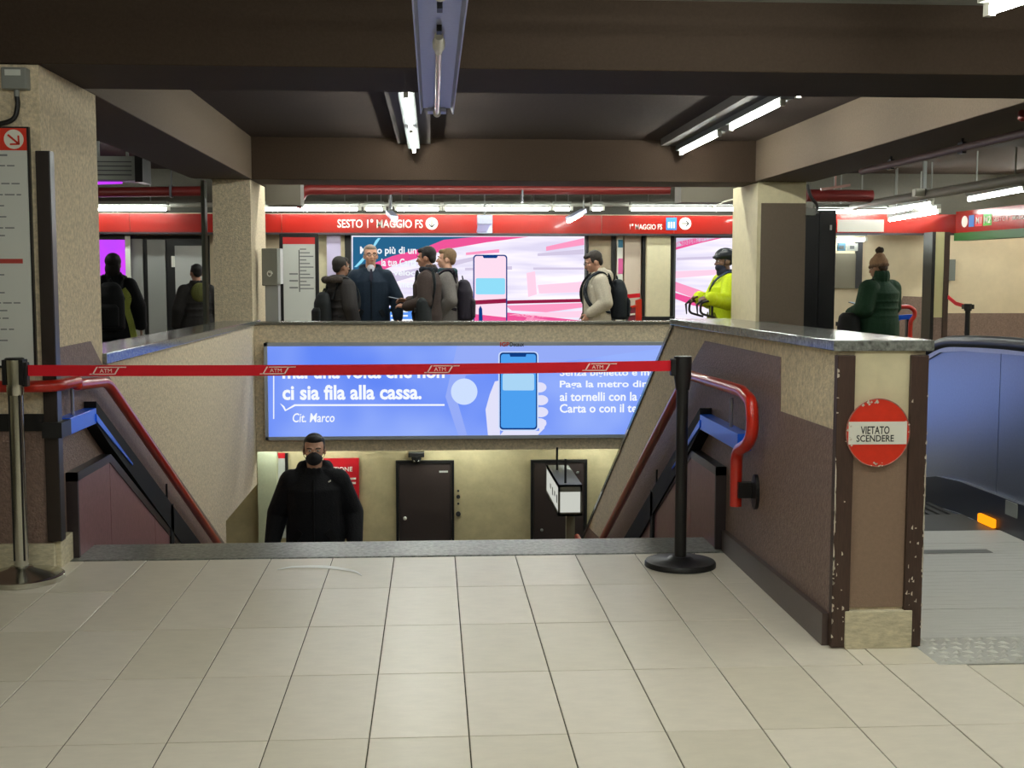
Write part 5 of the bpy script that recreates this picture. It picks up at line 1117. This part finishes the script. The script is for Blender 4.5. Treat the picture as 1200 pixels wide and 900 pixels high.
# green jacket
Y = 14.3
pH, HdH, TH = person('person in a dark green padded jacket and brown bobble hat, back half turned', px_at(1029, Y), Y, FARL, L_-1.05, 1.67, {-1: ((-.25, -.03, 1.14), (-.15, -.25, 1.14), (.2, -1, .1), .6), 1: ((.27, .03, 1.13), (.19, -.2, 1.05), (-.1, -1, -.1), .6)}, (30, 58, 40), (24, 28, 32), (170, 126, 104), (70, 52, 40), nod=.18, hem=.66, puff=.04, collar=.10, hair='crop', wide=1.14)
ht = attach(pH, 'bobble_hat', 'ribbed brown bobble hat with a dark pompom on the green-jacketed person', 'hat')
G = MB(); G.ball(HdH((0, .022, 1.69)), (.094, .108, .10), 20, 12, TH); G.ball(HdH((0, .04, 1.76)), (.06, .07, .06), 14, 9, TH); link('knit', fuse(G, 'knit', .011, 2), mat('knit_brown', srgb(160, 124, 96), .9, var=.25, vscale=20, bump=.6, bscale=60, stretch=(6, 6, 1)), ht)
G = MB()
for j in range(20): a = 2*math.pi*j/20; G.ball(HdH((.088*math.cos(a), .015+.104*math.sin(a), 1.655)), (.015, .015, .025), 8, 6)
link('brim', fuse(G, 'brim', .009, 1), mat('knit_brim', srgb(120, 92, 72), .9, bump=.6), ht)
G = MB()
for j in range(30): v = Vector((random.gauss(0, 1), random.gauss(0, 1), random.gauss(0, 1))).normalized()*.028; G.ball(HdH((0, .055, 1.845))+v, .022, 8, 6)
link('pompom', fuse(G, 'pompom', .008, 0), mat('pompom_dark', srgb(62, 50, 42), .95, bump=1., bscale=150), ht)
shoulder_bag(pH, 'dark handbag at the side of the green-jacketed person', (30, 32, 34), (.33, -.12, .93), (.10, .15, .15), [(.29, -.10, 1.06), (.26, -.05, 1.3), (.16, .03, 1.49), (.22, .10, 1.3), (.30, -.02, 1.06)])
phone(pH, 'phone held by the person in the green jacket', (-.12, -.36, 1.16), (.3, -1, .3))
# two dark figures in the left hall
Y = 14.4
pI, *_ = person('dark clothed person with a large backpack seen from behind, before the magenta screen', px_at(135, Y), Y, FARL, math.pi+.05, 1.70, {-1: DOWN(-1, .28), 1: DOWN(1, .28)}, (20, 22, 26), (18, 18, 22), (120, 90, 78), (22, 18, 18), hem=.76, puff=.02, hair='long', collar=.04)
backpack(pI, 'large black backpack on the person before the magenta screen', (18, 20, 24), sz=(.17, .11, .28), c=(0, .25, 1.14))
q = MB(); P_ = chain([(-.06, .14, 1.02), (-.16, .22, 1.20), (-.20, .16, 1.02), (-.24, .10, .70), (-.30, .12, .50)], 6)
P2 = chain([(-.13, .17, 1.34), (-.19, .17, 1.24), (-.17, .17, 1.12), (-.21, .16, .95), (-.27, .12, .60)], 6)
for a, b_ in zip(P2[:-1], P2[1:]): q.beam(a, b_+(b_-a)*.15, .07, .012, (0, 1, 0))
tag(link('lime_scarf', q.mesh('lime_scarf'), cloth('lime', (178, 188, 96)), None), 'lime green scarf hanging at the side of the backpack wearer', 'scarf')
sc = bpy.data.objects['lime_scarf']; sc.location = pI.location; sc.rotation_euler = pI.rotation_euler; sc.scale = pI.scale
Y = 15.8
pJ, *_ = person('dark clothed person with an olive hood seen from behind, before the pale door', px_at(231, Y), Y, FARL, math.pi+.5, 1.60, {-1: DOWN(-1, .27), 1: DOWN(1, .27)}, (34, 32, 32), (22, 22, 26), (160, 118, 100), (22, 20, 22), hem=.76, puff=.02, hair='crop', collar=.03)
G = MB(); G.ball((0, .15, 1.36), (.13, .06, .14), 14, 9); link('hood', fuse(G, 'hood', .012, 3), cloth('olive', (84, 86, 44)), pJ)
drop_keys()
